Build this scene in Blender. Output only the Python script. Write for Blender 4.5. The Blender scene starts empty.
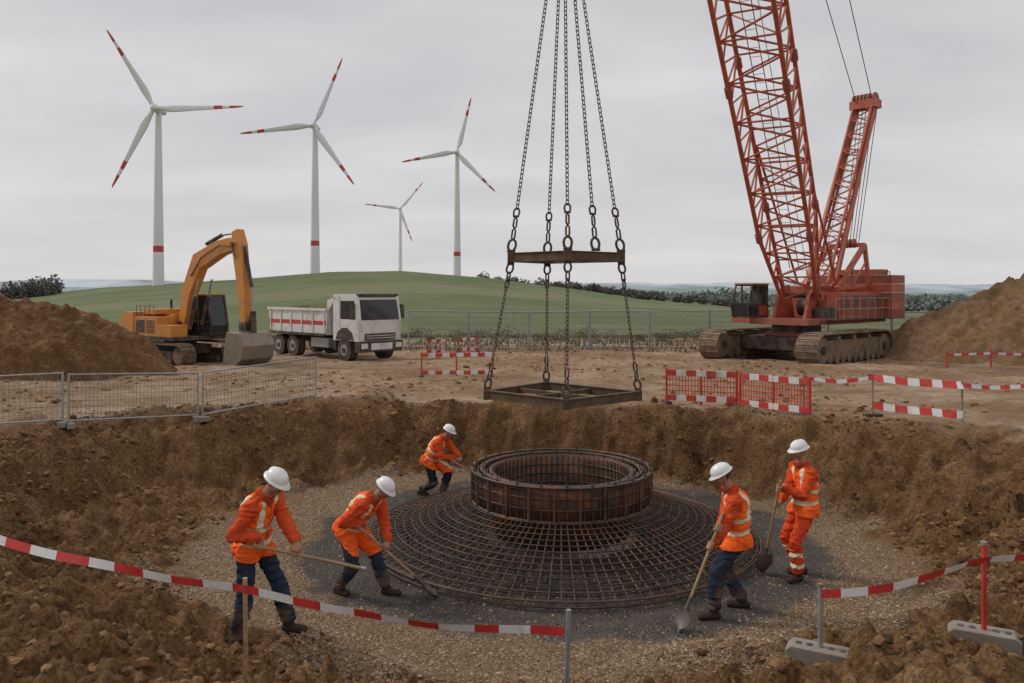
import bpy, math, random
import numpy as np
from mathutils import Vector, Matrix
random.seed(7); rng=np.random.default_rng(11)
scene=bpy.context.scene
V=Vector
# ------------------------------------------------------------------ noise
def _h(ix,iy,iz,seed):
    n=(ix*374761393+iy*668265263+iz*2147483647+seed*1274126177)&0xFFFFFFFF
    n=((n^(n>>13))*1274126177)&0xFFFFFFFF
    n=(n^(n>>16))&0xFFFFFFFF
    return n/4294967295.0*2-1
def vn(x,y,z=None,seed=0):
    x=np.asarray(x,float); y=np.asarray(y,float)
    z=np.zeros_like(x) if z is None else np.asarray(z,float)
    xi=np.floor(x).astype(np.int64); yi=np.floor(y).astype(np.int64); zi=np.floor(z).astype(np.int64)
    u=x-xi; v=y-yi; w=z-zi
    u=u*u*u*(u*(u*6-15)+10); v=v*v*v*(v*(v*6-15)+10); w=w*w*(3-2*w)
    r=0
    for a in (0,1):
        for b in (0,1):
            for c in (0,1):
                r=r+_h(xi+a,yi+b,zi+c,seed)*(u if a else 1-u)*(v if b else 1-v)*(w if c else 1-w)
    return r
def fbm(x,y,o=4,seed=0,g=.5):
    r=0;a=1.;t=0;f=1.
    for i in range(o):
        c,s=math.cos(i*1.1+.3),math.sin(i*1.1+.3)
        r=r+a*vn((x*c-y*s)*f+i*17.3,(x*s+y*c)*f-i*9.1,None,seed+i); t+=a; a*=g; f*=2.03
    return r/t
def ss(a,b,x):
    t=np.clip((x-a)/(b-a),0,1); return t*t*(3-2*t)
# ------------------------------------------------------------------ terrain
PCX,PCY=.5,11.5
CX,CY=.77,12.55
TH=[0,20,38,60,90,125,150,165,180,215,250,270,300,330,360]
RR=[8.6,8.7,6.7,6.4,6.6,8.1,9.2,9.6,9.4,8,8,8.2,8,8.2,8.6]
TF=[0,26,60,90,123,150,173,197,225,250,270,295,315,335,360]
RF=[5.0,5.0,4.9,5.1,5.7,5.5,5.1,4.6,3.4,3.5,3.5,2.9,3.4,4.5,5.0]
UY=[-60,0,5,12,18,28,36,40,50,60,90,120,300,800,2000,6500]
UZ=[1.6,1.5,1.4,1.3,1.25,.86,.56,.42,.36,.2,-1.2,-2.6,-7,-15,-22,-26]
AX=[-900,-560,-352,-283,-192,-126,-77,-22,33,88,160,260]
AZ=[0,2,8.5,16,21,26.5,27,23,16.5,9,3,0]
def Hbase(x,y):
    rr=np.hypot(x,y); dd=np.where(y>40,rr*.3+y*.7,y); dd=np.where(y<0,y,dd)
    z=np.interp(dd,UY,UZ)
    hx=np.interp(x/np.maximum(y,50)*550,AX,AZ)
    z=z+hx*ss(100,560,y)*(1-ss(760,1200,y))
    return z
def pitparm(x,y):
    dx=x-PCX; dy=y-PCY
    r=np.hypot(dx,dy); th=np.degrees(np.arctan2(dy,dx))%360
    wob=1+.045*vn(th/14.,r*0,None,3)+.03*vn(th/5.,r*0,None,5)
    return r,th,np.interp(th,TH,RR)*wob,np.interp(th,TF,RF)
def H(x,y):
    x=np.asarray(x,float); y=np.asarray(y,float)
    up=Hbase(x,y)
    near=(1-ss(50,75,y))
    up=up+near*(fbm(x*.22,y*.22,3,21)*.10+fbm(x*1.3,y*1.3,4,31)*.06)
    up=up+ss(80,200,y)*fbm(x*.012,y*.012,3,77)*1.2
    rut=np.sin((y*1.0-x*.12+vn(x*.1,y*.1,None,8)*2)*2.2)
    up=up+near*ss(20,24,y)*.07*rut*np.abs(rut)
    r,th,R,F=pitparm(x,y)
    t=(r-F)/(R-F)
    tn=t+ .16*fbm(x*.7,y*.7,4,41)*(1-np.abs(np.clip(t,0,1)*2-1))
    tc=np.clip(tn,0,1)
    steep=ss(20,50,th)*(1-ss(150,250,th))
    smooth=tc*tc*(3-2*tc)
    s1=.45*tc+.55*smooth
    s2=np.clip(.14*tc+.86*ss(.38,.90,tc),0,1)
    s=s1*(1-steep)+s2*steep
    slope=np.clip(1-np.abs(t*2-1),0,1)
    lip=np.exp(-((t-1.05)/.14)**2)*.12*(1+1.1*vn(th/4.,r*.5,None,91))
    z=up*s
    rid=1-np.abs(fbm(x*1.1,y*1.1,4,51))*2
    rid2=1-np.abs(fbm(x*2.6,y*2.6,4,151,.6))*2.2
    cell=np.maximum(fbm(x*3.8,y*3.8,3,171,.6)-.08,0)
    k=np.minimum(slope*1.9,1)
    z=z+k*(fbm(x*1.6,y*1.6,4,61,.58)*.24+rid*.10-.05+rid2*.09-.03+cell*.30+vn(th/1.5,r*.7,None,71)*.07)
    z=z+lip
    z=z+(1-ss(20,40,y))*(fbm(x*5,y*5,3,66)*(.006+.065*ss(-.02,.25,t)*(1-.6*ss(1.,1.3,t)))+ss(.05,.2,t)*(1-ss(1.1,1.4,t))*fbm(x*11,y*11,2,68)*.028)
    return z
def Hf(x,y): return float(H(np.array([x]),np.array([y]))[0])
# ------------------------------------------------------------------ materials
def nt(name):
    m=bpy.data.materials.new(name); m.use_nodes=True
    t=m.node_tree; b=t.nodes['Principled BSDF']; return m,t,b
def noise(t,co,scale,detail=4,rough=.6):
    n=t.nodes.new('ShaderNodeTexNoise'); n.inputs['Scale'].default_value=scale
    n.inputs['Detail'].default_value=detail; n.inputs['Roughness'].default_value=rough
    t.links.new(co,n.inputs['Vector']); return n.outputs['Fac']
def ramp(t,f,stops):
    r=t.nodes.new('ShaderNodeValToRGB'); e=r.color_ramp.elements
    while len(e)<len(stops): e.new(.5)
    for i,(p,c) in enumerate(stops):
        e[i].position=p; e[i].color=(c[0],c[1],c[2],1) if hasattr(c,'__len__') else (c,c,c,1)
    t.links.new(f,r.inputs['Fac']); return r.outputs['Color']
def mix(t,f,a,b,mode='MIX'):
    n=t.nodes.new('ShaderNodeMix'); n.data_type='RGBA'; n.blend_type=mode
    for k,v in ((0,f),(6,a),(7,b)):
        if hasattr(v,'links'): t.links.new(v,n.inputs[k])
        elif k==0: n.inputs[0].default_value=v
        else: n.inputs[k].default_value=(v[0],v[1],v[2],1)
    return n.outputs[2]
def mth(t,op,a,b=0.):
    n=t.nodes.new('ShaderNodeMath'); n.operation=op
    for k,v in ((0,a),(1,b)):
        if hasattr(v,'links'): t.links.new(v,n.inputs[k])
        else: n.inputs[k].default_value=v
    return n.outputs[0]
def bump(t,b,h,st,dist=.02):
    n=t.nodes.new('ShaderNodeBump'); n.inputs['Strength'].default_value=st; n.inputs['Distance'].default_value=dist
    t.links.new(h,n.inputs['Height']); t.links.new(n.outputs[0],b.inputs['Normal']); return n
def pm(name,col,rough=.6,metal=0.,var=.3,scale=3.,bst=.15,bsc=30.,dirt=0.,dcol=(.2,.13,.08),dscale=2.):
    m,t,b=nt(name)
    co=t.nodes.new('ShaderNodeTexCoord').outputs['Object']
    f=noise(t,co,scale,6)
    lo=[c*(1-var) for c in col]; hi=[min(1,c*(1+var*.6)) for c in col]
    c=ramp(t,f,[(.3,lo),(.7,hi)])
    if dirt>0:
        f2=noise(t,co,dscale,8,.7)
        k=ramp(t,f2,[(.62-dirt*.35,0.),(.72-dirt*.1,1.)])
        c=mix(t,mth(t,'MULTIPLY',k,min(1,dirt+.35)),c,dcol)
    t.links.new(c,b.inputs['Base Color'])
    b.inputs['Roughness'].default_value=rough; b.inputs['Metallic'].default_value=metal
    if bst>0: bump(t,b,noise(t,co,bsc,4),bst,.01)
    return m
def soil_nodes(t,b,useattr=True):
    co=t.nodes.new('ShaderNodeTexCoord').outputs['Object']
    n1=noise(t,co,.45,8,.65); n2=noise(t,co,3.,8,.7); n3=noise(t,co,22.,6,.7); n4=noise(t,co,90.,4,.6)
    soil=ramp(t,n1,[(.34,(.085,.041,.017)),(.46,(.195,.102,.043)),(.58,(.28,.155,.066)),(.68,(.37,.225,.105))])
    soil=mix(t,.5,soil,ramp(t,n2,[(.32,(.055,.028,.014)),(.5,(.215,.113,.049)),(.68,(.44,.27,.135))]))
    dk=ramp(t,n3,[(.36,.34),(.60,1.22)])
    soil=mix(t,.9,soil,dk,'MULTIPLY')
    dry=ramp(t,n2,[(.3,(.27,.18,.11)),(.5,(.46,.325,.215)),(.7,(.60,.46,.33))])
    dry=mix(t,ramp(t,n1,[(.44,0.),(.60,.8)]),dry,(.26,.155,.082))
    dry=mix(t,.6,dry,ramp(t,n3,[(.3,.55),(.65,1.2)]),'MULTIPLY')
    h=mth(t,'ADD',mth(t,'MULTIPLY',n2,1.2),mth(t,'ADD',mth(t,'MULTIPLY',n3,.6),mth(t,'MULTIPLY',n4,.18)))
    return co,soil,dry,h,(n1,n2,n3,n4)
def ground_mat():
    m,t,b=nt('soil_and_gravel')
    co,soil,dry,h,(n1,n2,n3,n4)=soil_nodes(t,b)
    at=t.nodes.new('ShaderNodeAttribute'); at.attribute_name='zone'
    sp=t.nodes.new('ShaderNodeSeparateColor'); t.links.new(at.outputs['Color'],sp.inputs[0])
    Rg,Dg,Gr=sp.outputs; Dry=at.outputs['Alpha']
    c=mix(t,Dry,soil,dry)
    vo=t.nodes.new('ShaderNodeTexVoronoi'); vo.inputs['Scale'].default_value=34; t.links.new(co,vo.inputs['Vector'])
    vs=t.nodes.new('ShaderNodeSeparateColor'); t.links.new(vo.outputs['Color'],vs.inputs[0])
    gcol=ramp(t,vs.outputs[0],[(0.,(.22,.14,.082)),(.4,(.40,.275,.17)),(.75,(.50,.365,.24)),(1.,(.60,.47,.34))])
    gsh=ramp(t,vo.outputs['Distance'],[(.25,1.),(.75,.5)])
    gcol=mix(t,1.,gcol,gsh,'MULTIPLY')
    gcol=mix(t,ramp(t,n1,[(.45,0.),(.64,.65)]),gcol,(.27,.165,.085))
    c=mix(t,Rg,c,gcol)
    vd=t.nodes.new('ShaderNodeTexVoronoi'); vd.inputs['Scale'].default_value=80; t.links.new(co,vd.inputs['Vector'])
    vds=t.nodes.new('ShaderNodeSeparateColor'); t.links.new(vd.outputs['Color'],vds.inputs[0])
    dcol=ramp(t,vds.outputs[0],[(0.,(.040,.034,.030)),(.5,(.088,.076,.066)),(.85,(.14,.123,.108)),(1.,(.21,.19,.17))])
    dcol=mix(t,.6,dcol,ramp(t,n2,[(.3,.6),(.7,1.3)]),'MULTIPLY')
    dcol=mix(t,ramp(t,n2,[(.50,0.),(.72,.5)]),dcol,(.17,.12,.08))
    c=mix(t,Dg,c,dcol)
    gn=noise(t,co,.02,5); gn2=noise(t,co,.6,6,.7)
    gr=ramp(t,gn,[(.35,(.110,.140,.060)),(.55,(.145,.172,.080)),(.7,(.195,.195,.108))])
    gr=mix(t,.45,gr,ramp(t,gn2,[(.3,.6),(.7,1.2)]),'MULTIPLY')
    sx=t.nodes.new('ShaderNodeSeparateXYZ'); t.links.new(co,sx.inputs[0])
    wv=mth(t,'ABSOLUTE',mth(t,'SINE',mth(t,'ADD',mth(t,'MULTIPLY',sx.outputs[0],.16),mth(t,'MULTIPLY',sx.outputs[1],.035))))
    gr=mix(t,ramp(t,wv,[(0.,.35),(.12,0.)]),gr,(.20,.18,.11))
    st_=mth(t,'ADD',sx.outputs[1],mth(t,'MULTIPLY',sx.outputs[0],-.55))
    gr=mix(t,ramp(t,mth(t,'DIVIDE',st_,1000.),[(.30,0.),(.304,.55),(.36,.55),(.364,0.)]),gr,(.21,.205,.12))
    nearb=mth(t,'DIVIDE',mth(t,'SUBTRACT',150.,sx.outputs[1]),80.); ncl=t.nodes.new('ShaderNodeClamp'); t.links.new(nearb,ncl.inputs[0])
    gr=mix(t,mth(t,'MULTIPLY',ncl.outputs[0],ramp(t,noise(t,co,.12,6,.7),[(.35,.2),(.6,.9)])),gr,(.20,.17,.095))
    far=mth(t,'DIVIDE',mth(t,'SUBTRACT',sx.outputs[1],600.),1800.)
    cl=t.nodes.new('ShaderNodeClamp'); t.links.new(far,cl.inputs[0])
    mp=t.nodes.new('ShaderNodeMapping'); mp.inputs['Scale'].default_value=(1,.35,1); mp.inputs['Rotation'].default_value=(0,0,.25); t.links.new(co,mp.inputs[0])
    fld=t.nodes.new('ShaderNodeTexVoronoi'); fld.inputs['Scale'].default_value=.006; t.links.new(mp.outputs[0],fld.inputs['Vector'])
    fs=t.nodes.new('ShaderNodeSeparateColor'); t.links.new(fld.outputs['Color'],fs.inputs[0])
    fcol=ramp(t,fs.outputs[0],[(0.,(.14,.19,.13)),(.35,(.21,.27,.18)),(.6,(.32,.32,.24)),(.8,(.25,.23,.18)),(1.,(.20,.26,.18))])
    fcol=mix(t,mth(t,'MULTIPLY',cl.outputs[0],.85),fcol,(.33,.38,.38))  # painted aerial haze: field colour fades to pale blue-grey with distance
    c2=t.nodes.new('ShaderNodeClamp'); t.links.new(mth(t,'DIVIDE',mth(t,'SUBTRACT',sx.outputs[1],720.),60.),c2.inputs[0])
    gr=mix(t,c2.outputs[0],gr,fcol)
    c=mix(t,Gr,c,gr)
    t.links.new(c,b.inputs['Base Color']); b.inputs['Roughness'].default_value=.95
    b.inputs['Specular IOR Level'].default_value=.2
    gh=mth(t,'MULTIPLY',mth(t,'SUBTRACT',1.,vo.outputs['Distance']),mth(t,'MULTIPLY',Rg,.6))
    dh=mth(t,'MULTIPLY',mth(t,'SUBTRACT',1.,vd.outputs['Distance']),mth(t,'MULTIPLY',Dg,.15))
    keep=mth(t,'SUBTRACT',1.,mth(t,'MULTIPLY',Dg,.7))
    hh=mth(t,'ADD',mth(t,'MULTIPLY',mth(t,'ADD',h,gh),keep),dh)
    bump(t,b,hh,.9,.10)
    return m
def soil_mat(name,dryf):
    m,t,b=nt(name); co,soil,dry,h,_=soil_nodes(t,b)
    t.links.new(mix(t,dryf,soil,dry),b.inputs['Base Color']); b.inputs['Roughness'].default_value=.95
    b.inputs['Specular IOR Level'].default_value=.2
    bump(t,b,h,.95,.11); return m
M_ground=ground_mat()
# ------------------------------------------------------------------ mesh helpers
def mesh_np(name,verts,faces,mat,smooth=True):
    me=bpy.data.meshes.new(name); verts=np.asarray(verts,np.float32); faces=np.asarray(faces,np.int32)
    me.vertices.add(len(verts)); me.vertices.foreach_set('co',verts.ravel())
    k=faces.shape[1]; me.loops.add(faces.size); me.loops.foreach_set('vertex_index',faces.ravel())
    me.polygons.add(len(faces)); me.polygons.foreach_set('loop_start',np.arange(0,faces.size,k,dtype=np.int32))
    me.polygons.foreach_set('use_smooth',np.full(len(faces),smooth))
    me.update(calc_edges=True); me.validate()
    for mm in (mat if isinstance(mat,list) else [mat]): me.materials.append(mm)
    o=bpy.data.objects.new(name,me); scene.collection.objects.link(o); return o
class MB:
    def __init__(s): s.v=[];s.f=[];s.m=[];s.s=[];s.mats=[];s.M=Matrix.Identity(4)
    def mi(s,mat):
        if mat not in s.mats: s.mats.append(mat)
        return s.mats.index(mat)
    def add(s,vs,fs,mat,smooth=False):
        b=len(s.v); k=s.mi(mat)
        for p in vs: s.v.append(tuple(s.M@V(p)))
        for f in fs: s.f.append([b+i for i in f]); s.m.append(k); s.s.append(smooth)
    def box(s,x0,x1,y0,y1,z0,z1,mat):
        s.add([(x0,y0,z0),(x1,y0,z0),(x1,y1,z0),(x0,y1,z0),(x0,y0,z1),(x1,y0,z1),(x1,y1,z1),(x0,y1,z1)],
          [(0,3,2,1),(4,5,6,7),(0,1,5,4),(1,2,6,5),(2,3,7,6),(3,0,4,7)],mat)
    def beam(s,p0,p1,w,h,mat,up=V((0,0,1))):
        p0=V(p0);p1=V(p1);d=(p1-p0).normalized(); x=d.cross(up)
        if x.length<1e-4: x=V((1,0,0))
        x.normalize(); z=x.cross(d)
        vs=[]
        for p in (p0,p1):
            for a,b in ((-1,-1),(1,-1),(1,1),(-1,1)): vs.append(p+x*a*w/2+z*b*h/2)
        s.add(vs,[(0,1,2,3),(7,6,5,4),(0,4,5,1),(1,5,6,2),(2,6,7,3),(3,7,4,0)],mat)
    def cyl(s,p0,p1,r0,mat,r1=None,n=10,caps=True,smooth=True):
        r1=r0 if r1 is None else r1
        p0=V(p0);p1=V(p1);d=(p1-p0)
        if d.length<1e-6:return
        d.normalize(); x=d.orthogonal().normalized(); y=d.cross(x)
        vs=[]
        for p,r in ((p0,r0),(p1,r1)):
            for i in range(n):
                a=2*math.pi*i/n; vs.append(p+(x*math.cos(a)+y*math.sin(a))*r)
        s.add(vs,[(i,(i+1)%n,n+(i+1)%n,n+i) for i in range(n)],mat,smooth)
        if caps: s.add(vs,[tuple(range(n-1,-1,-1)),tuple(range(n,2*n))],mat)
    def tube(s,pts,r,mat,n=6,closed=False,smooth=True):
        pts=[V(p) for p in pts]; N=len(pts); vs=[];fs=[]
        prev=None
        for i,p in enumerate(pts):
            a=pts[(i-1)%N] if (closed or i>0) else p
            b=pts[(i+1)%N] if (closed or i<N-1) else p
            d=(b-a).normalized()
            if prev is None: x=d.orthogonal().normalized()
            else:
                x=prev-d*prev.dot(d); x.normalize()
            prev=x; y=d.cross(x); rr=r[i] if isinstance(r,(list,tuple)) else r
            for k in range(n):
                an=2*math.pi*k/n; vs.append(p+(x*math.cos(an)+y*math.sin(an))*rr)
        L=N if closed else N-1
        for i in range(L):
            j=(i+1)%N
            for k in range(n): fs.append((i*n+k,i*n+(k+1)%n,j*n+(k+1)%n,j*n+k))
        s.add(vs,fs,mat,smooth)
    def prism(s,poly,y0,y1,mat):
        n=len(poly); vs=[(p[0],y0,p[1]) for p in poly]+[(p[0],y1,p[1]) for p in poly]
        s.add(vs,[tuple(range(n)),tuple(range(2*n-1,n-1,-1))]+[(i,i+n,(i+1)%n+n,(i+1)%n) for i in range(n)],mat)
    def ell(s,c,r,mat,n=14,m=8):
        vs=[];fs=[]
        for i in range(m+1):
            ph=math.pi*i/m
            for k in range(n):
                a=2*math.pi*k/n; vs.append((c[0]+r[0]*math.sin(ph)*math.cos(a),c[1]+r[1]*math.sin(ph)*math.sin(a),c[2]+r[2]*math.cos(ph)))
        for i in range(m):
            for k in range(n): fs.append((i*n+k,(i+1)*n+k,(i+1)*n+(k+1)%n,i*n+(k+1)%n))
        s.add(vs,fs,mat,True)
    def obj(s,name,bevel=0,parent=None):
        me=bpy.data.meshes.new(name); me.from_pydata(s.v,[],s.f)
        for mm in s.mats: me.materials.append(mm)
        me.polygons.foreach_set('material_index',s.m); me.polygons.foreach_set('use_smooth',s.s); me.update()
        o=bpy.data.objects.new(name,me); scene.collection.objects.link(o)
        if bevel>0:
            b=o.modifiers.new('b','BEVEL'); b.width=bevel; b.segments=2; b.limit_method='ANGLE'; b.angle_limit=math.radians(50)
        if parent: o.parent=parent
        return o
def frame(o,f):
    f=V((f[0],f[1],0)).normalized(); l=V((-f.y,f.x,0))
    return Matrix(((f.x,l.x,0,o[0]),(f.y,l.y,0,o[1]),(0,0,1,o[2] if len(o)>2 else 0),(0,0,0,1)))
def empty(name):
    e=bpy.data.objects.new(name,None); scene.collection.objects.link(e); return e
# ------------------------------------------------------------------ ground sheet
ang=np.concatenate([np.arange(-42,42.01,.2),np.arange(45,316,3.)])
rad=[1.2]
while rad[-1]<62: rad.append(rad[-1]*(1.03 if rad[-1]<4.5 else 1.0055))
while rad[-1]<6500: rad.append(rad[-1]*1.035)
rad=np.array(rad); A,Rr=np.meshgrid(np.radians(ang),rad)
GX=Rr*np.sin(A); GY=Rr*np.cos(A); GZ=H(GX,GY)
nA=len(ang); nR=len(rad)
vv=np.stack([GX,GY,GZ],-1).reshape(-1,3)
i=np.arange(nR-1)[:,None]*nA; k=np.arange(nA)[None,:]; k2=(k+1)%nA
ff=np.stack([i+k,i+k2,i+nA+k2,i+nA+k],-1).reshape(-1,4)
ground=mesh_np('ground',vv,ff,M_ground)
def zones(x,y):
    r,th,R,F=pitparm(x,y); t=(r-F)/(R-F)
    n=fbm(x*1.2,y*1.2,4,101)
    tan=1-ss(.02,.14,t-n*.22-.14*(1-ss(8,11,y)))
    tan=tan*(.72+.28*ss(-.4,.2,fbm(x*.9,y*.9,3,131)))
    dc=np.hypot(x-CX,y-CY); dark=1-ss(3.75,4.10,dc+.45*n+.2*fbm(x*4,y*4,3,133))
    grass=ss(53,60,y+6*fbm(x*.15,y*.15,3,103))
    dry=ss(.92,1.15,t+n*.25)*np.clip(.80+.5*fbm(x*.2,y*.2,3,104),0,1)
    return tan,dark,grass,dry
za=np.stack(zones(vv[:,0],vv[:,1]),-1).astype(np.float32)
ca=ground.data.color_attributes.new('zone','FLOAT_COLOR','POINT'); ca.data.foreach_set('color',za.ravel())
# ------------------------------------------------------------------ loose stones
def stones(name,xy,size,mat,cvar,ico=False):
    n=len(xy)
    if ico:
        import bmesh
        bm=bmesh.new(); bmesh.ops.create_icosphere(bm,subdivisions=1,radius=1); bv=np.array([v.co[:] for v in bm.verts]); bf=np.array([[v.index for v in f.verts] for f in bm.faces]); bm.free()
    else:
        bv=np.array([[1,0,0],[-1,0,0],[0,1,0],[0,-1,0],[0,0,1],[0,0,-1]],float)
        bf=np.array([[0,2,4],[2,1,4],[1,3,4],[3,0,4],[2,0,5],[1,2,5],[3,1,5],[0,3,5]])
    sc=size[:,None]*rng.uniform(.6,1.25,(n,3)); sc[:,2]*=.7
    p=bv[None]*(1+rng.uniform(-.25,.25,(n,len(bv),1)))*sc[:,None,:]
    a=rng.uniform(0,6.28,n); tl=rng.uniform(-.5,.5,n)
    c,s=np.cos(tl)[:,None],np.sin(tl)[:,None]; y=p[...,1]*c-p[...,2]*s; z=p[...,1]*s+p[...,2]*c; p[...,1]=y;p[...,2]=z
    c,s=np.cos(a)[:,None],np.sin(a)[:,None]; x=p[...,0]*c-p[...,1]*s; y=p[...,0]*s+p[...,1]*c; p[...,0]=x;p[...,1]=y
    p[...,0]+=xy[:,0:1]; p[...,1]+=xy[:,1:2]; p[...,2]+=(H(xy[:,0],xy[:,1])+size*.1)[:,None]
    f=bf[None]+np.arange(n)[:,None,None]*len(bv)
    o=mesh_np(name,p.reshape(-1,3),f.reshape(-1,3),mat,smooth=False)
    col=np.ones((n,len(bv),4),np.float32); col[...,:3]=cvar[:,None,:]
    at=o.data.color_attributes.new('tint','FLOAT_COLOR','POINT'); at.data.foreach_set('color',col.ravel())
    return o
def tint_mat(name,rough=.9):
    m,t,b=nt(name); at=t.nodes.new('ShaderNodeAttribute'); at.attribute_name='tint'
    co=t.nodes.new('ShaderNodeTexCoord').outputs['Object']
    c=mix(t,.5,at.outputs['Color'],ramp(t,noise(t,co,60,4),[(.3,.6),(.7,1.2)]),'MULTIPLY')
    t.links.new(c,b.inputs['Base Color']); b.inputs['Roughness'].default_value=rough; b.inputs['Specular IOR Level'].default_value=.15; return m
M_st=tint_mat('stone')
def pts(n,fn):
    out=[]
    while len(out)<n:
        x=rng.uniform(-10,11,n*3); y=rng.uniform(4.5,20,n*3)
        k=fn(x,y)>rng.uniform(0,1,n*3); out+=list(zip(x[k],y[k]))
    return np.array(out[:n])
p=pts(26000,lambda x,y:(lambda z:z[0]*(1-.92*z[1]))(zones(x,y))*np.where(y<11,1,.5))
base=np.array([(.40,.27,.165),(.48,.345,.225),(.30,.19,.11),(.54,.42,.30),(.36,.25,.165)])
stones('gravel',p,rng.uniform(.007,.018,len(p))*rng.choice([1,1,1,1.5],len(p)),M_st,base[rng.integers(0,5,len(p))]*rng.uniform(.65,1.05,(len(p),1)))
p=pts(8000,lambda x,y:zones(x,y)[1]*(np.hypot(x-CX,y-CY)>2.6))
stones('dark_gravel',p,rng.uniform(.004,.011,len(p)),M_st,np.array([[.11,.096,.083]])*rng.uniform(.35,1.7,(len(p),1)))
def slopef(x,y):
    r,th,R,F=pitparm(x,y); t=(r-F)/(R-F); return np.clip(ss(.02,.15,t)*(1-ss(1.1,1.5,t))*(.2+1.4*fbm(x*.7,y*.7,3,5)),0,1)
p=pts(13000,slopef)
sb=np.array([(.17,.092,.042),(.23,.13,.06),(.11,.06,.028),(.28,.17,.085)])
stones('soil_clods',p,rng.uniform(.008,.024,len(p))*rng.choice([1,1,1,1,1,1,1,1,1.7,2.4,3.4],len(p)),M_st,sb[rng.integers(0,4,len(p))],True)
n=6500; yy=rng.uniform(17,48,n); xx=rng.uniform(-.75,.75,n)*yy
rr_=pitparm(xx,yy); kk=((rr_[0]-rr_[3])/(rr_[2]-rr_[3])>1.02)&(fbm(xx*.3,yy*.3,3,9)>-.05)
p=np.stack([xx,yy],-1)[kk]
stones('scattered_stones',p,rng.uniform(.015,.05,len(p))*rng.choice([1,1,1,1.8,2.6],len(p)),M_st,sb[rng.integers(0,4,len(p))]*rng.uniform(.9,1.9,(len(p),1)),True)
# ------------------------------------------------------------------ mounds
def mound(name,cx,cy,rx,ry,h,mat,seed,pk=1.3,pw=.9):
    n=210; g=np.linspace(-1.1,1.1,n); X,Y=np.meshgrid(g,g)
    x=cx+X*rx; y=cy+Y*ry
    r=np.hypot(X,Y)+.10*fbm(X*2,Y*2,3,seed)
    c=np.clip(1-r,0,1)
    hh=h*c**pw*ss(-.02,.22,c)*(1+.15*pk*fbm(X*2.5,Y*2.5,4,seed+1))
    hh=hh+np.minimum(hh,.6)*(fbm(x*1.2,y*1.2,5,seed+2,.6)*.6+(1-2*np.abs(fbm(x*.9,y*.9,4,seed+5)))*.25+np.maximum(fbm(x*3,y*3,3,seed+9),0)*.35)
    z=H(x,y)-.10+hh*1.08-.5*(1-ss(0,.05,c))
    i=np.arange(n-1)[:,None]*n; k=np.arange(n-1)[None,:]
    f=np.stack([i+k,i+k+1,i+n+k+1,i+n+k],-1).reshape(-1,4)
    return mesh_np(name,np.stack([x,y,z],-1).reshape(-1,3),f,mat)
mound('dirt_mound',-19.6,29,7.3,5.6,2.95,soil_mat('dark_soil',0.),200,1.3,.60)
mound('dirt_mound',30,39,12.5,8,5.8,soil_mat('dry_soil',.3),240)
# ------------------------------------------------------------------ paint library
M_steel=pm('galvanised_steel',(.38,.39,.40),.45,.5,.2)
M_rail=pm('fence_wire',(.22,.225,.23),.55,.3,.2,bst=0)
M_conc=pm('concrete',(.30,.28,.25),.9,0,.3,8,.5,60,.6)
M_red=pm('red_plastic',(.58,.045,.035),.55,0,.25,dirt=.35,dscale=3)
M_white=pm('white_plastic',(.74,.73,.70),.5,0,.15,dirt=.4,dscale=3,dcol=(.4,.31,.22))
M_tr=pm('red_tape',(.62,.045,.04),.45,0,.2,6,.3,25,.2,(.35,.25,.18),4)
M_tw=pm('white_tape',(.78,.77,.75),.45,0,.12,6,.3,25,.25,(.45,.36,.27),4)
M_wood=pm('wood_handle',(.38,.245,.13),.6,0,.35,20,.2,60,.2)
M_bsteel=pm('worn_steel',(.15,.135,.12),.5,.5,.4,8,.3,40,.4,(.18,.12,.075),6)
M_buck=pm('bucket_steel',(.29,.25,.205),.55,.3,.4,3,.3,40,.5,(.26,.17,.10),3)
M_rust=pm('rusty_beam',(.105,.074,.047),.7,.3,.45,6,.4,40,.5,(.19,.10,.05),5)
M_chain=pm('chain_steel',(.11,.082,.064),.55,.6,.35,20,.1,60,.3,(.17,.09,.05),9)
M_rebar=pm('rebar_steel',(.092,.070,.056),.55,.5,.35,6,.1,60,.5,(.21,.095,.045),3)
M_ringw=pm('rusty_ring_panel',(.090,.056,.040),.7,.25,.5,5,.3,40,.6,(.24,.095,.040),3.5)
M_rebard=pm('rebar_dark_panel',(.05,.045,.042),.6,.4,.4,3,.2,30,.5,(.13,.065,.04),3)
M_crane=pm('crane_red_paint',(.47,.105,.055),.5,0,.3,2,.15,30,.35,(.22,.11,.07),3)
M_craned=pm('crane_red_faded',(.37,.10,.062),.6,0,.35,3,.2,30,.5,(.19,.105,.07),3)
M_blk=pm('dark_metal',(.05,.048,.045),.6,.3,.4,3,.3,30,.55,(.2,.13,.08),2.5)
M_track=pm('track_steel',(.15,.115,.08),.75,.3,.4,4,.5,30,.75,(.30,.20,.125),2)
M_glass=pm('cab_glass',(.03,.035,.04),.08,0,.2,bst=0)
M_org=pm('excavator_orange',(.72,.28,.045),.45,0,.2,2,.1,30,.5,(.32,.19,.09),2)
M_twh=pm('truck_white',(.74,.74,.73),.35,0,.06,2,.05,30,.4,(.42,.34,.26),1.5)
M_rub=pm('tyre_rubber',(.035,.033,.03),.85,0,.3,5,.4,40,.6,(.18,.12,.08),4)
M_rope=pm('wire_rope',(.06,.06,.06),.6,.4,.1,bst=0)
M_lamp=pm('lamp_glass',(.7,.7,.66),.2,0,.1,bst=0)
M_tb=pm('turbine_white',(.76,.76,.77),.5,0,.05,.05,0)
M_tbr=pm('turbine_red',(.50,.06,.05),.5,0,.05,.05,0)
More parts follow.
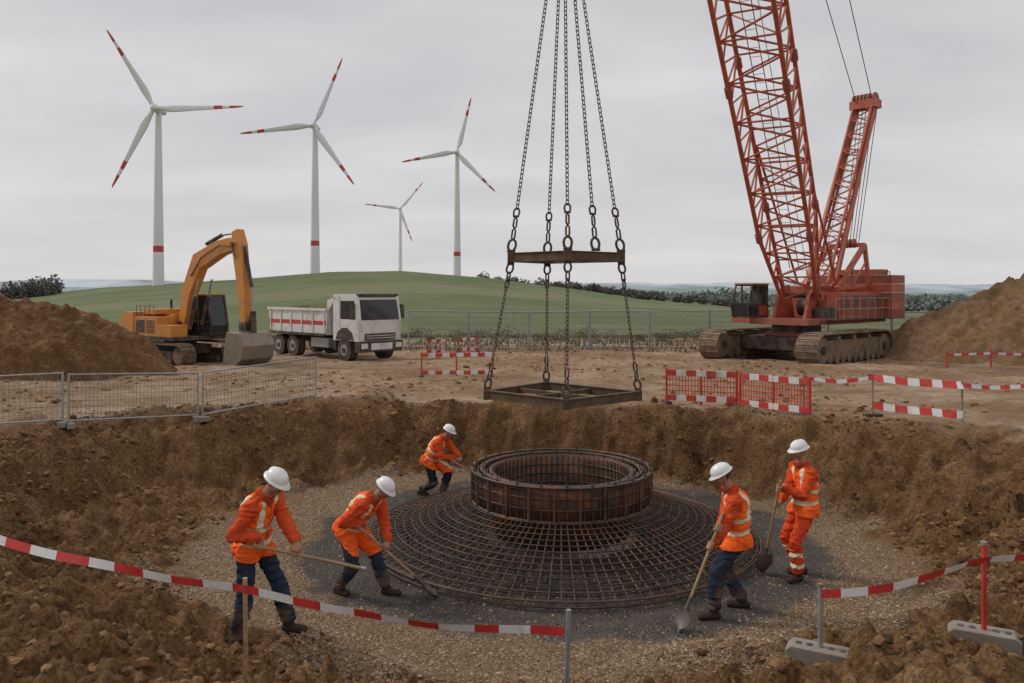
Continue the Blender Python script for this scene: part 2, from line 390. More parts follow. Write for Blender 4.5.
# ------------------------------------------------------------------ wind turbines
def turbine(px,py,hubz,bl,angs,ts):
    e=empty('wind_turbine'); gz=Hf(px,py)-1.5
    b=MB(); hgt=hubz-gz
    zs=[0,.20,.235,1]; col=[M_tb,M_tbr,M_tb]
    rf=lambda t:ts*(2.7-1.3*t)
    for a,c,m in zip(zs[:-1],zs[1:],col): b.cyl((px,py,gz+a*hgt),(px,py,gz+c*hgt-1*(c==1)),rf(a),m,rf(c),24,False)
    b.obj('tower',0,e)
    b=MB(); b.cyl((px,py-4*ts,hubz),(px,py+6*ts,hubz+.2),1.9*ts,M_tb,1.5*ts,16); b.ell((px,py-4.5*ts,hubz),(1.8*ts,2.2*ts,1.8*ts),M_tb)
    b.obj('nacelle',0,e)
    b=MB(); yb=py-4.6*ts
    tl=[0,.05,.12,.2,.35,.5,.66,.76,.84,.9,.97,1.]
    ch=[2.0,2.0,3.0,3.7,3.1,2.5,2.0,1.7,1.45,1.2,.8,.25]; thk=[2,1.9,1.3,1.0,.75,.6,.45,.4,.35,.3,.2,.1]
    for an in angs:
        a=math.radians(an); u=V((math.cos(a),0,math.sin(a))); w=V((-math.sin(a),0,math.cos(a))); q=V((0,1,0))
        secs=[]
        for t,c,k in zip(tl,ch,thk):
            o=V((px,yb,hubz))+u*(t*bl+1.0); s_=[]
            for j in range(10):
                g=2*math.pi*j/10; s_.append(o+w*(c*ts*.5*math.cos(g)-.12*c*ts*(t>.1))+q*(k*ts*.5*math.sin(g)+c*.12*math.cos(g)-1.5*t*t))
            secs.append(s_)
        for i2 in range(len(tl)-1):
            mid=(tl[i2]+tl[i2+1])/2; m=M_tbr if (.66<mid<.76 or mid>.84) else M_tb
            b.add(secs[i2]+secs[i2+1],[(j,(j+1)%10,10+(j+1)%10,10+j) for j in range(10)],m,True)
    b.obj('rotor',0,e)
turbine(-204.2,462,107.8,50.5,(121,.6,243),1.2)
turbine(-131.2,533,112.4,47,(66,187,305),1.2)
turbine(-44.6,650,115.2,44,(75,191,314),1.2)
turbine(-153.5,1100,115.2,47,(48.5,173,291),1.2)
# ------------------------------------------------------------------ people
def rcone(p0,p1,r0,r1,n=14):
    p0=np.array(p0,float);p1=np.array(p1,float); d=p1-p0; L=np.linalg.norm(d); d=d/max(L,1e-6)
    x=np.cross(d,[0,0,1.])
    if np.linalg.norm(x)<.05: x=np.cross(d,[1.,0,0])
    x/=np.linalg.norm(x); y=np.cross(d,x)
    prof=[]
    for a in np.linspace(-90,0,5): prof.append((r0*math.sin(math.radians(a)),max(r0*math.cos(math.radians(a)),1e-4)))
    for a in np.linspace(0,90,5): prof.append((L+r1*math.sin(math.radians(a)),max(r1*math.cos(math.radians(a)),1e-4)))
    g=np.linspace(0,2*np.pi,n,endpoint=False); vs=[];fs=[]
    for h,r in prof:
        for a in g: vs.append(p0+d*h+(x*math.cos(a)+y*math.sin(a))*r)
    m=len(prof)
    for i in range(m-1):
        for k in range(n): fs.append((i*n+k,i*n+(k+1)%n,(i+1)*n+(k+1)%n,(i+1)*n+k))
    fs.append(tuple(range(n-1,-1,-1))); fs.append(tuple((m-1)*n+k for k in range(n)))
    return vs,fs
def ellm(c,Ax,n=18,m=10):
    vs=[];fs=[]
    for i in range(m+1):
        ph=math.pi*min(max(i/m,.003),.997)
        for k in range(n):
            a=2*math.pi*k/n; vs.append(c+Ax[0]*math.sin(ph)*math.cos(a)+Ax[1]*math.sin(ph)*math.sin(a)+Ax[2]*math.cos(ph))
    for i in range(m):
        for k in range(n): fs.append((i*n+k,(i+1)*n+k,(i+1)*n+(k+1)%n,i*n+(k+1)%n))
    fs.append(tuple(range(n))); fs.append(tuple(m*n+k for k in range(n-1,-1,-1)))
    return vs,fs
def nrm(v): v=np.array(v,float); return v/max(np.linalg.norm(v),1e-9)
def ik(A,B,l1,l2,pole):
    A=np.array(A,float);B=np.array(B,float); d=B-A; L=np.linalg.norm(d); u=d/L
    if L>(l1+l2)*.995: L=(l1+l2)*.995; B=A+u*L
    a=(l1*l1-l2*l2+L*L)/(2*L); h=math.sqrt(max(l1*l1-a*a,0))
    pl=np.array(pole,float); pl=nrm(pl-u*np.dot(pl,u)); return A+u*a+pl*h,B
def fig_mat():
    m,t,b=nt('worker_clothes_and_skin'); at=t.nodes.new('ShaderNodeAttribute'); at.attribute_name='tint'
    co=t.nodes.new('ShaderNodeTexCoord').outputs['Object']
    c=mix(t,.4,at.outputs['Color'],ramp(t,noise(t,co,11,8,.7),[(.3,.55),(.62,1.15)]),'MULTIPLY')
    t.links.new(c,b.inputs['Base Color']); b.inputs['Roughness'].default_value=.9; b.inputs['Specular IOR Level'].default_value=.12
    bump(t,b,noise(t,co,35,4),.45,.014); return m
M_fig=fig_mat()
M_hel=pm('helmet_white',(.80,.80,.78),.32,0,.05,5,.0,30,.15,(.5,.45,.38),8)
M_eye=pm('eye_dark',(.05,.035,.03),.2,0,.1,bst=0); M_eyew=pm('eye_white',(.6,.57,.53),.3,0,.05,bst=0)
HK=.92
def worker(S,yaw,P,N,Hd,face,ankL,ankR,footyawL,footyawR,sh0,sh1,gL,gR,poleL,poleR,sgnL,sgnR,cols,hairc=(.09,.06,.04),stripes_leg=False,seed=0):
    """P pelvis, N neck point (direction), Hd head centre (direction), sh0->sh1 tool shaft, gL/gR grip metres along it"""
    P=np.array(P,float); ps=[]
    fw=np.array([math.cos(math.radians(yaw)),math.sin(math.radians(yaw)),0]); lf=np.array([-fw[1],fw[0],0])
    s=nrm(np.array(N)-P); l=nrm(lf-s*np.dot(lf,s)); f=np.cross(l,s)
    def RC(a,b,r0,r1,lab,q=1.):
        a=np.array(a);b=np.array(b); vs,fs=rcone(a,b,r0*S*q,r1*S*q); ps.append((vs,fs,lab,'c',(a,b,r0*S*q,r1*S*q)))
    def EL(c,ax,lab,q=1.):
        ax=[np.array(k_)*S*q for k_ in ax]; vs,fs=ellm(np.array(c),ax); ps.append((vs,fs,lab,'e',(np.array(c),np.array(ax))))
    Nk=P+s*.52*S
    bk=-f*.03*S
    EL(P+s*.0,[l*.170,f*.128,s*.13],'torso'); EL(P+s*.14*S+bk*.5,[l*.160,f*.125,s*.16],'torso')
    EL(P+s*.27*S+bk,[l*.170,f*.128,s*.16],'torso'); EL(P+s*.37*S+bk,[l*.182,f*.126,s*.13],'torso')
    SL=P+s*.445*S+l*.182*S; SR=P+s*.445*S-l*.182*S
    RC(SL-l*.03*S,SR+l*.03*S,.068,.068,'torso')
    RC(Nk-s*.01,SL-l*.02*S,.05,.052,'torso'); RC(Nk-s*.01,SR+l*.02*S,.05,.052,'torso')
    hd=nrm(np.array(Hd)-Nk); HC=Nk+hd*.205*S
    RC(Nk-s*.03*S,HC-hd*.08*S,.060,.050,'skin'); EL(Nk+hd*.02*S,[l*.078,f*.078,s*.045],'torso')
    fd=nrm(face); hu=nrm(hd*.5+np.array([0,0,1.])); hu=nrm(hu-fd*np.dot(hu,fd)); hl=np.cross(hu,fd)
    def hp(a,b,c): return HC+(fd*a+hl*b+hu*c)*S*HK
    EL(hp(-.01,0,.03),[fd*.096,hl*.075,hu*.088],'head',HK); EL(hp(.018,0,-.035),[fd*.072,hl*.060,hu*.078],'head',HK)
    RC(hp(.062,.012,-.088),hp(.062,-.012,-.088),.022,.022,'head',HK)
    RC(hp(.086,0,.012),hp(.112,0,-.026),.010,.014,'head',HK); RC(hp(.098,.012,-.03),hp(.098,-.012,-.03),.010,.010,'head',HK)
    RC(hp(.078,.038,.022),hp(.078,-.038,.022),.014,.014,'head',HK)
    RC(hp(.086,.018,-.056),hp(.086,-.018,-.056),.009,.009,'lip',HK)
    for q in (1,-1):
        EL(hp(-.008,q*.078,-.008),[fd*.020,hl*.010,hu*.032],'head',HK); EL(hp(.058,q*.036,-.03),[fd*.028,hl*.026,hu*.03],'head',HK)
    HL=P+l*.09*S-s*.03*S; HR=P-l*.09*S-s*.03*S
    for Hh,ank,fy,q in ((HL,ankL,footyawL,1),(HR,ankR,footyawR,-1)):
        ff_=np.array([math.cos(math.radians(yaw+fy)),math.sin(math.radians(yaw+fy)),0])
        K,An=ik(Hh,ank,.44*S,.435*S,ff_+.12*lf*q)
        EL(Hh-f*.045*S+s*.0,[l*.085,f*.085,s*.10],'pants')
        RC(Hh,K,.096,.070,'pants'); RC(K,An+nrm(K-An)*.06*S,.070,.062,'shank'); EL(K+(An-K)*.28-ff_*.02*S,[l*.058,ff_*.062,nrm(K-An)*.12],'shank')
        up=np.array([0,0,1.]); sd=np.array([-ff_[1],ff_[0],0])
        RC(An+nrm(K-An)*.09*S,An,.052,.05,'boot')
        b0=An-up*.045*S
        RC(b0-ff_*.045*S,b0+ff_*.15*S+sd*.018*S-up*.006*S,.043,.036,'boot'); RC(b0-ff_*.045*S,b0+ff_*.15*S-sd*.018*S-up*.006*S,.043,.036,'boot')
    sh0=np.array(sh0,float); sh1=np.array(sh1,float); a=nrm(sh1-sh0)
    for Sh,g,pole,sg,q in ((SL,gL,poleL,sgnL,1),(SR,gR,poleR,sgnR,-1)):
        G=sh0+a*g
        rd=G-Sh; d=nrm(rd-a*np.dot(rd,a)); n=np.cross(a,d)*sg; n=nrm(n)
        W=G-n*.034*S-d*.07*S
        E,W2=ik(Sh,W,.29*S,.265*S,pole); G=G+(W2-W); W=W2
        RC(Sh,E,.066,.053,'arm'); RC(E,W+nrm(E-W)*.035*S,.053,.042,'arm'); EL(Sh,[l*.068,f*.072,s*.077],'arm')
        RC(W+nrm(E-W)*.05*S,W,.030,.027,'skin')
        aw=a*sg*1.0
        rho=.0265
        for j,(of,ln) in enumerate(((.033,1.),(.011,1.06),(-.011,1.),(-.032,.85))):
            o=G+aw*of*S; kn=o+(-n*.034+d*.006)*S
            RC(W+aw*of*.45*S,kn,.020,.0145,'skin')
            pr=kn
            for ph in (60,125,190):
                ph=math.radians(ph*ln); q_=o+(-n*math.cos(ph)+d*math.sin(ph))*rho*S
                RC(pr,q_,.0105,.0095,'skin'); pr=q_
        t0=W+aw*.02*S+d*.02*S; t1=G+(aw*.048-n*.022-d*.022)*S; t2=G+(aw*.05-d*.028+n*.004)*S; t3=G+(aw*.042+n*.027-d*.006)*S
        RC(t0,t1,.017,.0125,'skin'); RC(t1,t2,.0125,.0115,'skin'); RC(t2,t3,.0115,.010,'skin')
    vs=[];fs=[];b=0
    for p_ in ps:
        vs+= [tuple(v) for v in p_[0]]; fs+=[tuple(b+i for i in f_) for f_ in p_[1]]; b=len(vs)
    me=bpy.data.meshes.new('tmp'); me.from_pydata(vs,[],fs); o=bpy.data.objects.new('tmp',me); scene.collection.objects.link(o)
    import bmesh
    bm=bmesh.new(); bm.from_mesh(me); bmesh.ops.recalc_face_normals(bm,faces=bm.faces); bm.to_mesh(me); bm.free()
    r=o.modifiers.new('r','REMESH'); r.mode='VOXEL'; r.voxel_size=.0072
    sm=o.modifiers.new('s','SMOOTH'); sm.factor=.5; sm.iterations=2
    dg=bpy.context.evaluated_depsgraph_get(); me2=bpy.data.meshes.new_from_object(o.evaluated_get(dg),depsgraph=dg)
    bpy.data.objects.remove(o)
    n=len(me2.vertices); co=np.empty(n*3,np.float32); me2.vertices.foreach_get('co',co); co=co.reshape(-1,3).astype(float)
    no=np.empty(n*3,np.float32); me2.vertices.foreach_get('normal',no); no=no.reshape(-1,3).astype(float)
    best=np.full(n,9.); lab=np.zeros(n,int); names=['torso','skin','head','lip','pants','shank','boot','arm']
    for _,_,lb,kd,dt in ps:
        if kd=='c':
            a_,b_,r0,r1=dt; d_=b_-a_; L2=max(np.dot(d_,d_),1e-9); t_=np.clip(((co-a_)@d_)/L2,0,1)
            ds=np.linalg.norm(co-a_-t_[:,None]*d_,axis=1)-(r0+(r1-r0)*t_)
        else:
            c_,ax=dt; ln=np.linalg.norm(ax,axis=1); q_=np.stack([((co-c_)@(ax[i]/ln[i]))/ln[i] for i in range(3)],-1); ds=(np.linalg.norm(q_,axis=1)-1)*ln.min()
        k_=ds<best; best[k_]=ds[k_]; lab[k_]=names.index(lb)
    rel=co-P; t_=rel@s/S; lt=rel@l/S; ft=rel@f/S
    vest,slv,pan=[np.array(c) for c in cols]; stripe=np.array((.74,.73,.52))
    C=np.zeros((n,3)); disp=np.zeros(n)
    hem=-.10
    wob=.010*vn(lt*9,ft*9,None,seed)
    istor=(lab==0)|((lab==4)&(t_>hem))
    up_=istor&(t_+wob>hem); lo_=istor&~up_
    jac=up_&(np.abs(lt)>.168)&(t_>.26)
    C[up_]=vest; disp[up_]=.016+.012*np.clip((.02-t_[up_])/.1,0,1); C[jac]=slv; disp[jac]=.004
    C[lo_]=pan
    hs=up_&((t_>.040)&(t_<.098)); C[hs]=stripe
    hs2=up_&((t_>.185)&(t_<.24)); C[hs2]=stripe
    vsn=up_&~jac&(t_>.235)&(np.abs(np.abs(lt)-.095)<.026); C[vsn]=stripe
    zip_=up_&(np.abs(lt)<.006)&(ft>0); C[zip_]=vest*.45
    col_=up_&(t_>.50); C[col_]=slv*.8
    vn_=up_&(ft>0)&(t_>.40)&(np.abs(lt)<.075*(t_-.40)/.11); C[vn_]=slv*.7
    m_=lab==7; C[m_]=slv; disp[m_]=.004
    m_=(lab==4)&~up_; C[m_]=pan
    m_=lab==5; C[m_]=pan; disp[m_]=.004
    if stripes_leg:
        for z0 in (.22,.36):
            m_=((lab==5))&(np.abs(co[:,2]-(min(ankL[2],ankR[2])-.09)-z0*S)<.028); C[m_]=stripe
    else:
        fade=np.clip((co[:,2]-P[2]+.55*S)/.3,0,1)
        m_=((lab==4)|(lab==5))&~up_; mud=np.clip(vn(co[:,0]*7,co[:,1]*7,co[:,2]*7,seed+4)*1.2+.35-fade,0,.7)[:,None]
        C[m_]=(C*(1-mud)+np.array((.17,.11,.065))*mud)[m_]
    m_=lab==6; C[m_]=(.055,.04,.03)
    sk=np.array((.43,.225,.15))
    m_=lab==1; C[m_]=sk
    hr=(co-HC)/HK; hfw=hr@fd/S; hup=hr@hu/S; hlt=np.abs(hr@hl)/S
    m_=lab==2; C[m_]=sk
    hm=m_&((hfw<-.025)&(hup>-.075)|((hfw<.012)&(hup>.012))|(hup>.06)); C[hm]=hairc; disp[hm]=.004
    ch=m_&(hup<-.045)&(hfw>-.01); C[ch]=C[ch]*.75
    br=m_&(hfw>.075)&(np.abs(hup-.033)<.006)&(hlt>.014)&(hlt<.05); C[br]=np.array(hairc)*.9
    C[lab==3]=(.33,.12,.09)
    q=co*1.0
    cl=(lab==0)|(lab==4)|(lab==5)|(lab==7)
    w1=vn(q[:,0]*6+seed,q[:,1]*6,q[:,2]*6,3)
    fo=1-np.abs(vn(q[:,0]*9+w1*1.5,q[:,1]*9+w1,q[:,2]*15+seed+w1*1.2,9))*2
    f2=1-np.abs(vn(q[:,0]*18+w1,q[:,1]*18,q[:,2]*26,12))*2
    f3=vn(q[:,0]*4+seed,q[:,1]*4,q[:,2]*5,17)
    disp=disp+cl*(fo*.015+f2*.006+f3*.008)
    co2=co+no*disp[:,None]
    for an in (ankL,ankR):
        z0=an[2]-.088; near=(np.hypot(co2[:,0]-an[0],co2[:,1]-an[1])<.25)&(lab==6)
        co2[near,2]=np.maximum(co2[near,2],z0)
    me2.vertices.foreach_set('co',co2.astype(np.float32).ravel()); me2.update()
    at=me2.color_attributes.new('tint','FLOAT_COLOR','POINT'); cc=np.ones((n,4),np.float32); cc[:,:3]=C; at.data.foreach_set('color',cc.ravel())
    me2.polygons.foreach_set('use_smooth',np.ones(len(me2.polygons),bool)); me2.materials.clear(); me2.materials.append(M_fig)
    e=empty('construction_worker'); bo=bpy.data.objects.new('body',me2); scene.collection.objects.link(bo); bo.parent=e
    hb=MB(); S2=S*.87; hc=hp(-.004,0,.047)
    HM=Matrix(((fd[0]*S2,hl[0]*S2,hu[0]*S2,hc[0]),(fd[1]*S2,hl[1]*S2,hu[1]*S2,hc[1]),(fd[2]*S2,hl[2]*S2,hu[2]*S2,hc[2]),(0,0,0,1)))
    hb.M=HM@Matrix.Rotation(math.radians(5),4,'Y')
    nn=32; rows=[]
    for ph in np.linspace(2,90,11):
        pr=math.radians(ph); row=[]
        for k in range(nn):
            a_=2*math.pi*k/nn; rg=.006*max(0,1-abs(math.sin(a_))*5)*math.sin(pr)*(1 if ph<80 else 0)+ (.004 if abs(math.sin(a_))<.12 else 0)
            row.append(((.134+rg)*math.sin(pr)*math.cos(a_),(.112)*math.sin(pr)*math.sin(a_),.008+(.108+rg)*math.cos(pr)))
        rows.append(row)
    for dx,dz in ((.006,-.012),(.022,-.018),(.022,-.024),(.004,-.020)):
        row=[]
        for k in range(nn):
            a_=2*math.pi*k/nn; fr=max(0,math.cos(a_))**1.5*.035*(1 if dx>.01 else 0); row.append(((.134+dx+fr)*math.cos(a_),(.112+dx)*math.sin(a_),dz+.008-fr*.25))
        rows.append(row)
    vs=[p for r_ in rows for p in r_]; fs=[(i*nn+k,(i+1)*nn+k,(i+1)*nn+(k+1)%nn,i*nn+(k+1)%nn) for i in range(len(rows)-1) for k in range(nn)]
    fs.append(tuple(range(nn-1,-1,-1)))
    hb.add(vs,fs,M_hel,True); hb.obj('helmet',0,e)
    S3=S*HK; eb=MB(); eb.M=Matrix(((fd[0]*S3,hl[0]*S3,hu[0]*S3,HC[0]),(fd[1]*S3,hl[1]*S3,hu[1]*S3,HC[1]),(fd[2]*S3,hl[2]*S3,hu[2]*S3,HC[2]),(0,0,0,1)))
    for q in (1,-1): eb.ell((.074,q*.031,.004),(.012,.014,.009),M_eyew); eb.ell((.083,q*.031,.004),(.006,.007,.007),M_eye)
    eb.obj('eyes',0,e)
    return e
def shovel(a,b,name='shovel',blade=True):
    a=V(a);b=V(b);d=(b-a).normalized(); m=MB()
    end=b-d*(.30 if blade else 0)
    m.tube([a,a.lerp(end,.5),end],.017,M_wood,10); m.ell(a,(.019,.019,.019),M_wood,8,6)
    if blade:
        m.cyl(end-d*.1,end+d*.04,.021,M_bsteel)
        x=d.cross(V((0,0,1))).normalized(); z=x.cross(d)
        if z.z<0: z=-z
        n1,n2=9,9; vs=[]
        for i in range(n1):
            t=i/(n1-1); w=.125*(1-.75*max(0,(t-.55)/.45)**2)*(.75+.25*min(1,t*6))
            for k in range(n2):
                u=-1+2*k/(n2-1); vs.append(end+d*(.02+t*.29*(1-.12*u*u*t))+x*w*u+z*(.035*u*u-.015+.02*math.sin(t*3.14)*-1))
        vs2=[v-z*.004 for v in vs]; F=[(i*n2+k,i*n2+k+1,(i+1)*n2+k+1,(i+1)*n2+k) for i in range(n1-1) for k in range(n2-1)]
        m.add(vs,F,M_bsteel,True); m.add(vs2,[tuple(reversed(f)) for f in F],M_bsteel,True)
    else:
        m.cyl(b-d*.03,b+d*.02,.021,M_steel)
    return m.obj(name)
OR=(1.,.155,.030); SL_=(.64,.080,.024); JE=(.032,.044,.070); NAVY=(.022,.028,.045)
def ank(x,y,S=1): return (x,y,Hf(x,y)+.085*S)
# W1
g=Hf(-2.55,8.35)
s0=(-2.66,8.02,g+1.04); s1=(-1.52,8.22,g+.72)
worker(1.07,-18,(-2.70,8.36,g+.945),(-2.54,8.24,g+1.50),(-2.33,8.12,g+1.71),(.78,-.35,-.42),ank(-2.34,8.5,1.05),ank(-2.82,8.2,1.05),5,-20,s0,s1,.50,.12,(-.2,.2,-1),(-1,-.5,-.3),1,-1,(OR,SL_,JE),seed=1)
shovel(s0,s1,'wooden_pole',False)
# W2
g=Hf(-1.9,10.1)
s0=(-1.98,9.86,1.02); s1=(-.93,10.0,Hf(-.93,10.0)+.02)
worker(1.03,-22,(-2.05,10.18,.86),(-1.72,10.0,1.26),(-1.52,9.9,1.44),(.75,-.30,-.55),ank(-1.58,10.12),ank(-2.2,10.15),5,-15,s0,s1,.56,.16,(.1,.5,-1),(-1,-.3,.1),1,-1,(OR,SL_,JE),seed=2)
shovel(s0,s1)
# W3
s0=(-1.15,14.62,.78); s1=(-.55,14.5,.40)
worker(.93,-15,(-1.52,14.95,.70),(-1.27,14.85,1.10),(-1.13,14.75,1.28),(.85,-.25,-.35),ank(-1.30,14.9,.9),ank(-1.72,15.05,.9),0,-15,s0,s1,.38,.1,(0,.5,-1),(-1,-.3,-.3),1,-1,(OR,SL_,NAVY),seed=3)
shovel(s0,s1,'wooden_pole',False)
# W4
s0=(2.44,9.24,1.27); s1=(1.86,8.98,Hf(1.86,8.98)+.02)
worker(1.05,172,(2.68,9.52,.935),(2.60,9.50,1.47),(2.47,9.46,1.69),(-.85,.12,-.42),ank(2.36,9.36,1.03),ank(2.80,9.70,1.03),12,-8,s0,s1,.40,.17,(.3,-.5,-1),(.3,.5,-1),-1,1,(OR,SL_,JE),seed=4)
shovel(s0,s1)
# W5
s0=(3.50,10.42,1.36); s1=(3.40,10.88,Hf(3.40,10.88)+.02)
worker(1.05,196,(3.92,10.75,.95),(3.90,10.74,1.47),(3.84,10.70,1.70),(-.90,-.32,-.16),ank(3.78,10.58,1.03),ank(3.93,10.88,1.03),14,-12,s0,s1,.12,.38,(.5,-.4,-1),(.5,.4,-1),-1,1,(OR,SL_,(.70,.075,.024)),stripes_leg=True,seed=5)
shovel(s0,s1)
# ------------------------------------------------------------------ rebar cage
e=empty('rebar_foundation_cage')
b=MB()
def ring(b,r,z,rr,mat,n=96,k=6): b.tube([(CX+r*math.cos(2*math.pi*i/n),CY+r*math.sin(2*math.pi*i/n),z) for i in range(n)],rr,mat,k,True)
def cz(r):
    t=(2.95-r)/(2.95-1.40); return .10+.50*(t**.9 if t>0 else 0)
for i in range(13):
    r=2.95-i*.125; ring(b,r,cz(r)+.012,.0085,M_rebar)
for i in range(112):
    a=2*math.pi*(i+random.uniform(-.08,.08))/112; c,s_=math.cos(a),math.sin(a)
    P_=[(CX+r*c,CY+r*s_,cz(r)+random.uniform(-.004,.004)) for r in (1.36,1.8,2.3,2.75,2.97)]
    P_+=[(CX+2.985*c,CY+2.985*s_,.04)]
    b.tube(P_,.0105,M_rebar,6)
ring(b,2.99,.05,.012,M_rebar); ring(b,3.0,.12,.012,M_rebar)
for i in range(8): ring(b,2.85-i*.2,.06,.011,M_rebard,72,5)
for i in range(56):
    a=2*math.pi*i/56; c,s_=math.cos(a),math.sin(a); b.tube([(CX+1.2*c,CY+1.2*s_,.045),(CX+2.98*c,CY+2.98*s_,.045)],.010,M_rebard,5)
for i in range(48):
    a=2*math.pi*i/48; c,s_=math.cos(a),math.sin(a)
    for r in (1.9,2.4): b.tube([(CX+r*c,CY+r*s_,.03),(CX+r*c,CY+r*s_,cz(r))],.009,M_rebar,5)
b.obj('base_mat',0,e)
b=MB(); z0,z1=.60,1.07
def wall(b,r0,r1,za,zb,mat,n=96):
    vs=[]
    for i in range(n):
        a=2*math.pi*i/n; c,s_=math.cos(a),math.sin(a)
        vs+=[(CX+r0*c,CY+r0*s_,za),(CX+r1*c,CY+r1*s_,za),(CX+r1*c,CY+r1*s_,zb),(CX+r0*c,CY+r0*s_,zb)]
    fs=[]
    for i in range(n):
        j=(i+1)%n
        for q in range(4): fs.append((i*4+q,j*4+q,j*4+(q+1)%4,i*4+(q+1)%4))
    b.add(vs,fs,mat,True)
wall(b,1.34,1.352,z0-.03,z1-.06,M_ringw)
for z,rr in ((z0+.0,.016),(z0+.16,.011),(z0+.32,.011),(z1-.03,.018)): ring(b,1.385,z,rr,M_rebar)
wall(b,1.36,1.42,z1-.005,z1+.02,M_rebar); wall(b,1.20,1.27,z1-.02,z1+.005,M_rebar); wall(b,1.08,1.13,z1-.05,z1-.03,M_rebar)
wall(b,1.36,1.41,z0-.02,z0+.01,M_rebar)
wall(b,1.06,1.07,.1,z1-.04,M_ringw)
ring(b,1.30,z1-.03,.012,M_rebar); ring(b,1.16,z1-.05,.012,M_rebar)
for z in (.9,.75,.6): ring(b,1.045,z,.012,M_rebar,72,5)
for i in range(72):
    a=2*math.pi*i/72; c,s_=math.cos(a),math.sin(a)
    b.tube([(CX+1.385*c,CY+1.385*s_,z0-.05),(CX+1.385*c,CY+1.385*s_,z1+.0)],.011,M_rebar,6)
    b.tube([(CX+1.045*c,CY+1.045*s_,.2),(CX+1.045*c,CY+1.045*s_,z1-.04)],.011,M_rebar,5)
    if i%2==0:
        b.tube([(CX+1.23*c,CY+1.23*s_,z1-.2),(CX+1.23*c,CY+1.23*s_,z1+.045+random.uniform(-.01,.01))],.010,M_rebar,6)
    if i%3==0:
        b.box(*(lambda x,y:(x-.02,x+.02,y-.02,y+.02))(CX+1.39*c,CY+1.39*s_),z1+.02,z1+.05,M_rebar)
        b.tube([(CX+1.39*c,CY+1.39*s_,z1),(CX+1.39*c,CY+1.39*s_,z1+.09)],.009,M_rebar,6)
for i in range(24):
    a=2*math.pi*(i+.5)/24; c,s_=math.cos(a),math.sin(a); b.tube([(CX+1.4*c,CY+1.4*s_,z0-.04),(CX+1.4*c,CY+1.4*s_,z1+.01)],.02,M_ringw,6)
b.obj('anchor_ring',0,e)
# ------------------------------------------------------------------ lifting rig
e=empty('lifting_frame')
def chain(b,p0,p1,L=.115,w=.034,r=.0098,mat=M_chain):
    p0=V(p0);p1=V(p1);D=p1-p0; n=max(2,int(D.length/(L*.76))); st=D.length/n; d=D.normalized(); x=d.orthogonal().normalized(); y=d.cross(x)
    for i in range(n):
        c=p0+d*(i+.5)*st; u=x if i%2 else y; h=L/2-w; pp=[]
        for k in range(8):
            a=2*math.pi*(k+.5)/8; cc=math.cos(a); pp.append(c+u*(w*math.sin(a))+d*(w*cc+(h if cc>0 else -h)))
        b.tube(pp,r,mat,5,True)
LO=[(-.5,16.0,1.76),(1.0,14.65,1.76),(2.5,15.85,1.76),(.75,17.5,1.76)]
UP=[(-.02,16.0,4.5),(1.05,15.05,4.5),(2.17,15.9,4.5),(.75,17.0,4.5)]
b=MB()
for Q,w,h in ((LO,.10,.16),(UP,.10,.17)):
    for i in range(4):
        p,q=V(Q[i]),V(Q[(i+1)%4])
        b.beam(p,q,w*.5,h,M_rust)
        b.beam(p+V((0,0,h/2)),q+V((0,0,h/2)),w,.018,M_rust); b.beam(p-V((0,0,h/2)),q-V((0,0,h/2)),w,.018,M_rust)
    for i in range(4): b.box(Q[i][0]-.07,Q[i][0]+.07,Q[i][1]-.07,Q[i][1]+.07,Q[i][2]-h*.62,Q[i][2]+h*.62,M_rust)
    b.beam((V(Q[0])+V(Q[1]))/2,(V(Q[2])+V(Q[3]))/2,.07,.09,M_rust); b.beam((V(Q[1])+V(Q[2]))/2,(V(Q[3])+V(Q[0]))/2,.07,.088,M_rust)
b.beam(UP[0],UP[2],.09,.12,M_rust)
b.obj('steel_frames',.008,e)
b=MB(); hook=V((1.05,16.1,12.3))
def shackle(b,p,d,k=1.):
    p=V(p); d=V(d).normalized(); x=V((1,0,0))
    pp=[p+x*(.065*k*math.sin(a_))+d*(.12*k-.1*k*math.cos(a_)) for a_ in np.linspace(.5,2*math.pi-.5,10)]
    b.tube(pp,.022*k,M_chain,6); b.cyl(p-x*.07*k+d*.03,p+x*.07*k+d*.03,.024*k,M_chain,n=8)
for q in UP+[(1.62,15.45,4.5)]:
    p=V(q)+V((0,0,.1)); dd=(hook-p).normalized(); shackle(b,p,dd,1.2); p2=p+dd*.26; chain(b,p2,p2+dd*.45,.20,.045,.020); shackle(b,p2+dd*.44,dd,.9); chain(b,p2+dd*.62,hook)
for u,q in zip(UP,LO):
    p=V(u)-V((0,0,.1)); r_=V(q)+V((0,0,.1)); dd=(r_-p).normalized(); shackle(b,p,dd,1.0); chain(b,p+dd*.22,p+dd*.5,.18,.042,.018); chain(b,p+dd*.5,r_-dd*.55,.105,.028,.0085); chain(b,r_-dd*.55,r_-dd*.2,.18,.042,.018); shackle(b,r_,-dd,1.0)
b.obj('chains',0,e)
b=MB(); b.cyl(hook-V((0,.12,0)),hook+V((0,.12,0)),.09,M_bsteel); b.tube([hook+V((0.16*math.sin(t),0,.16-.16*math.cos(t))) for t in np.linspace(-.5,4.6,14)],.05,M_bsteel,8)
b.box(hook.x-.25,hook.x+.25,hook.y-.15,hook.y+.15,hook.z+.4,hook.z+1.3,M_craned)
T=V((1.5,16.4,29.))
for dx in (-.12,.12): b.cyl((hook.x+dx,hook.y,hook.z+1.2),(T.x+dx,T.y,T.z-.3),.015,M_rope,n=6)
b.obj('hook_block',.01,e)
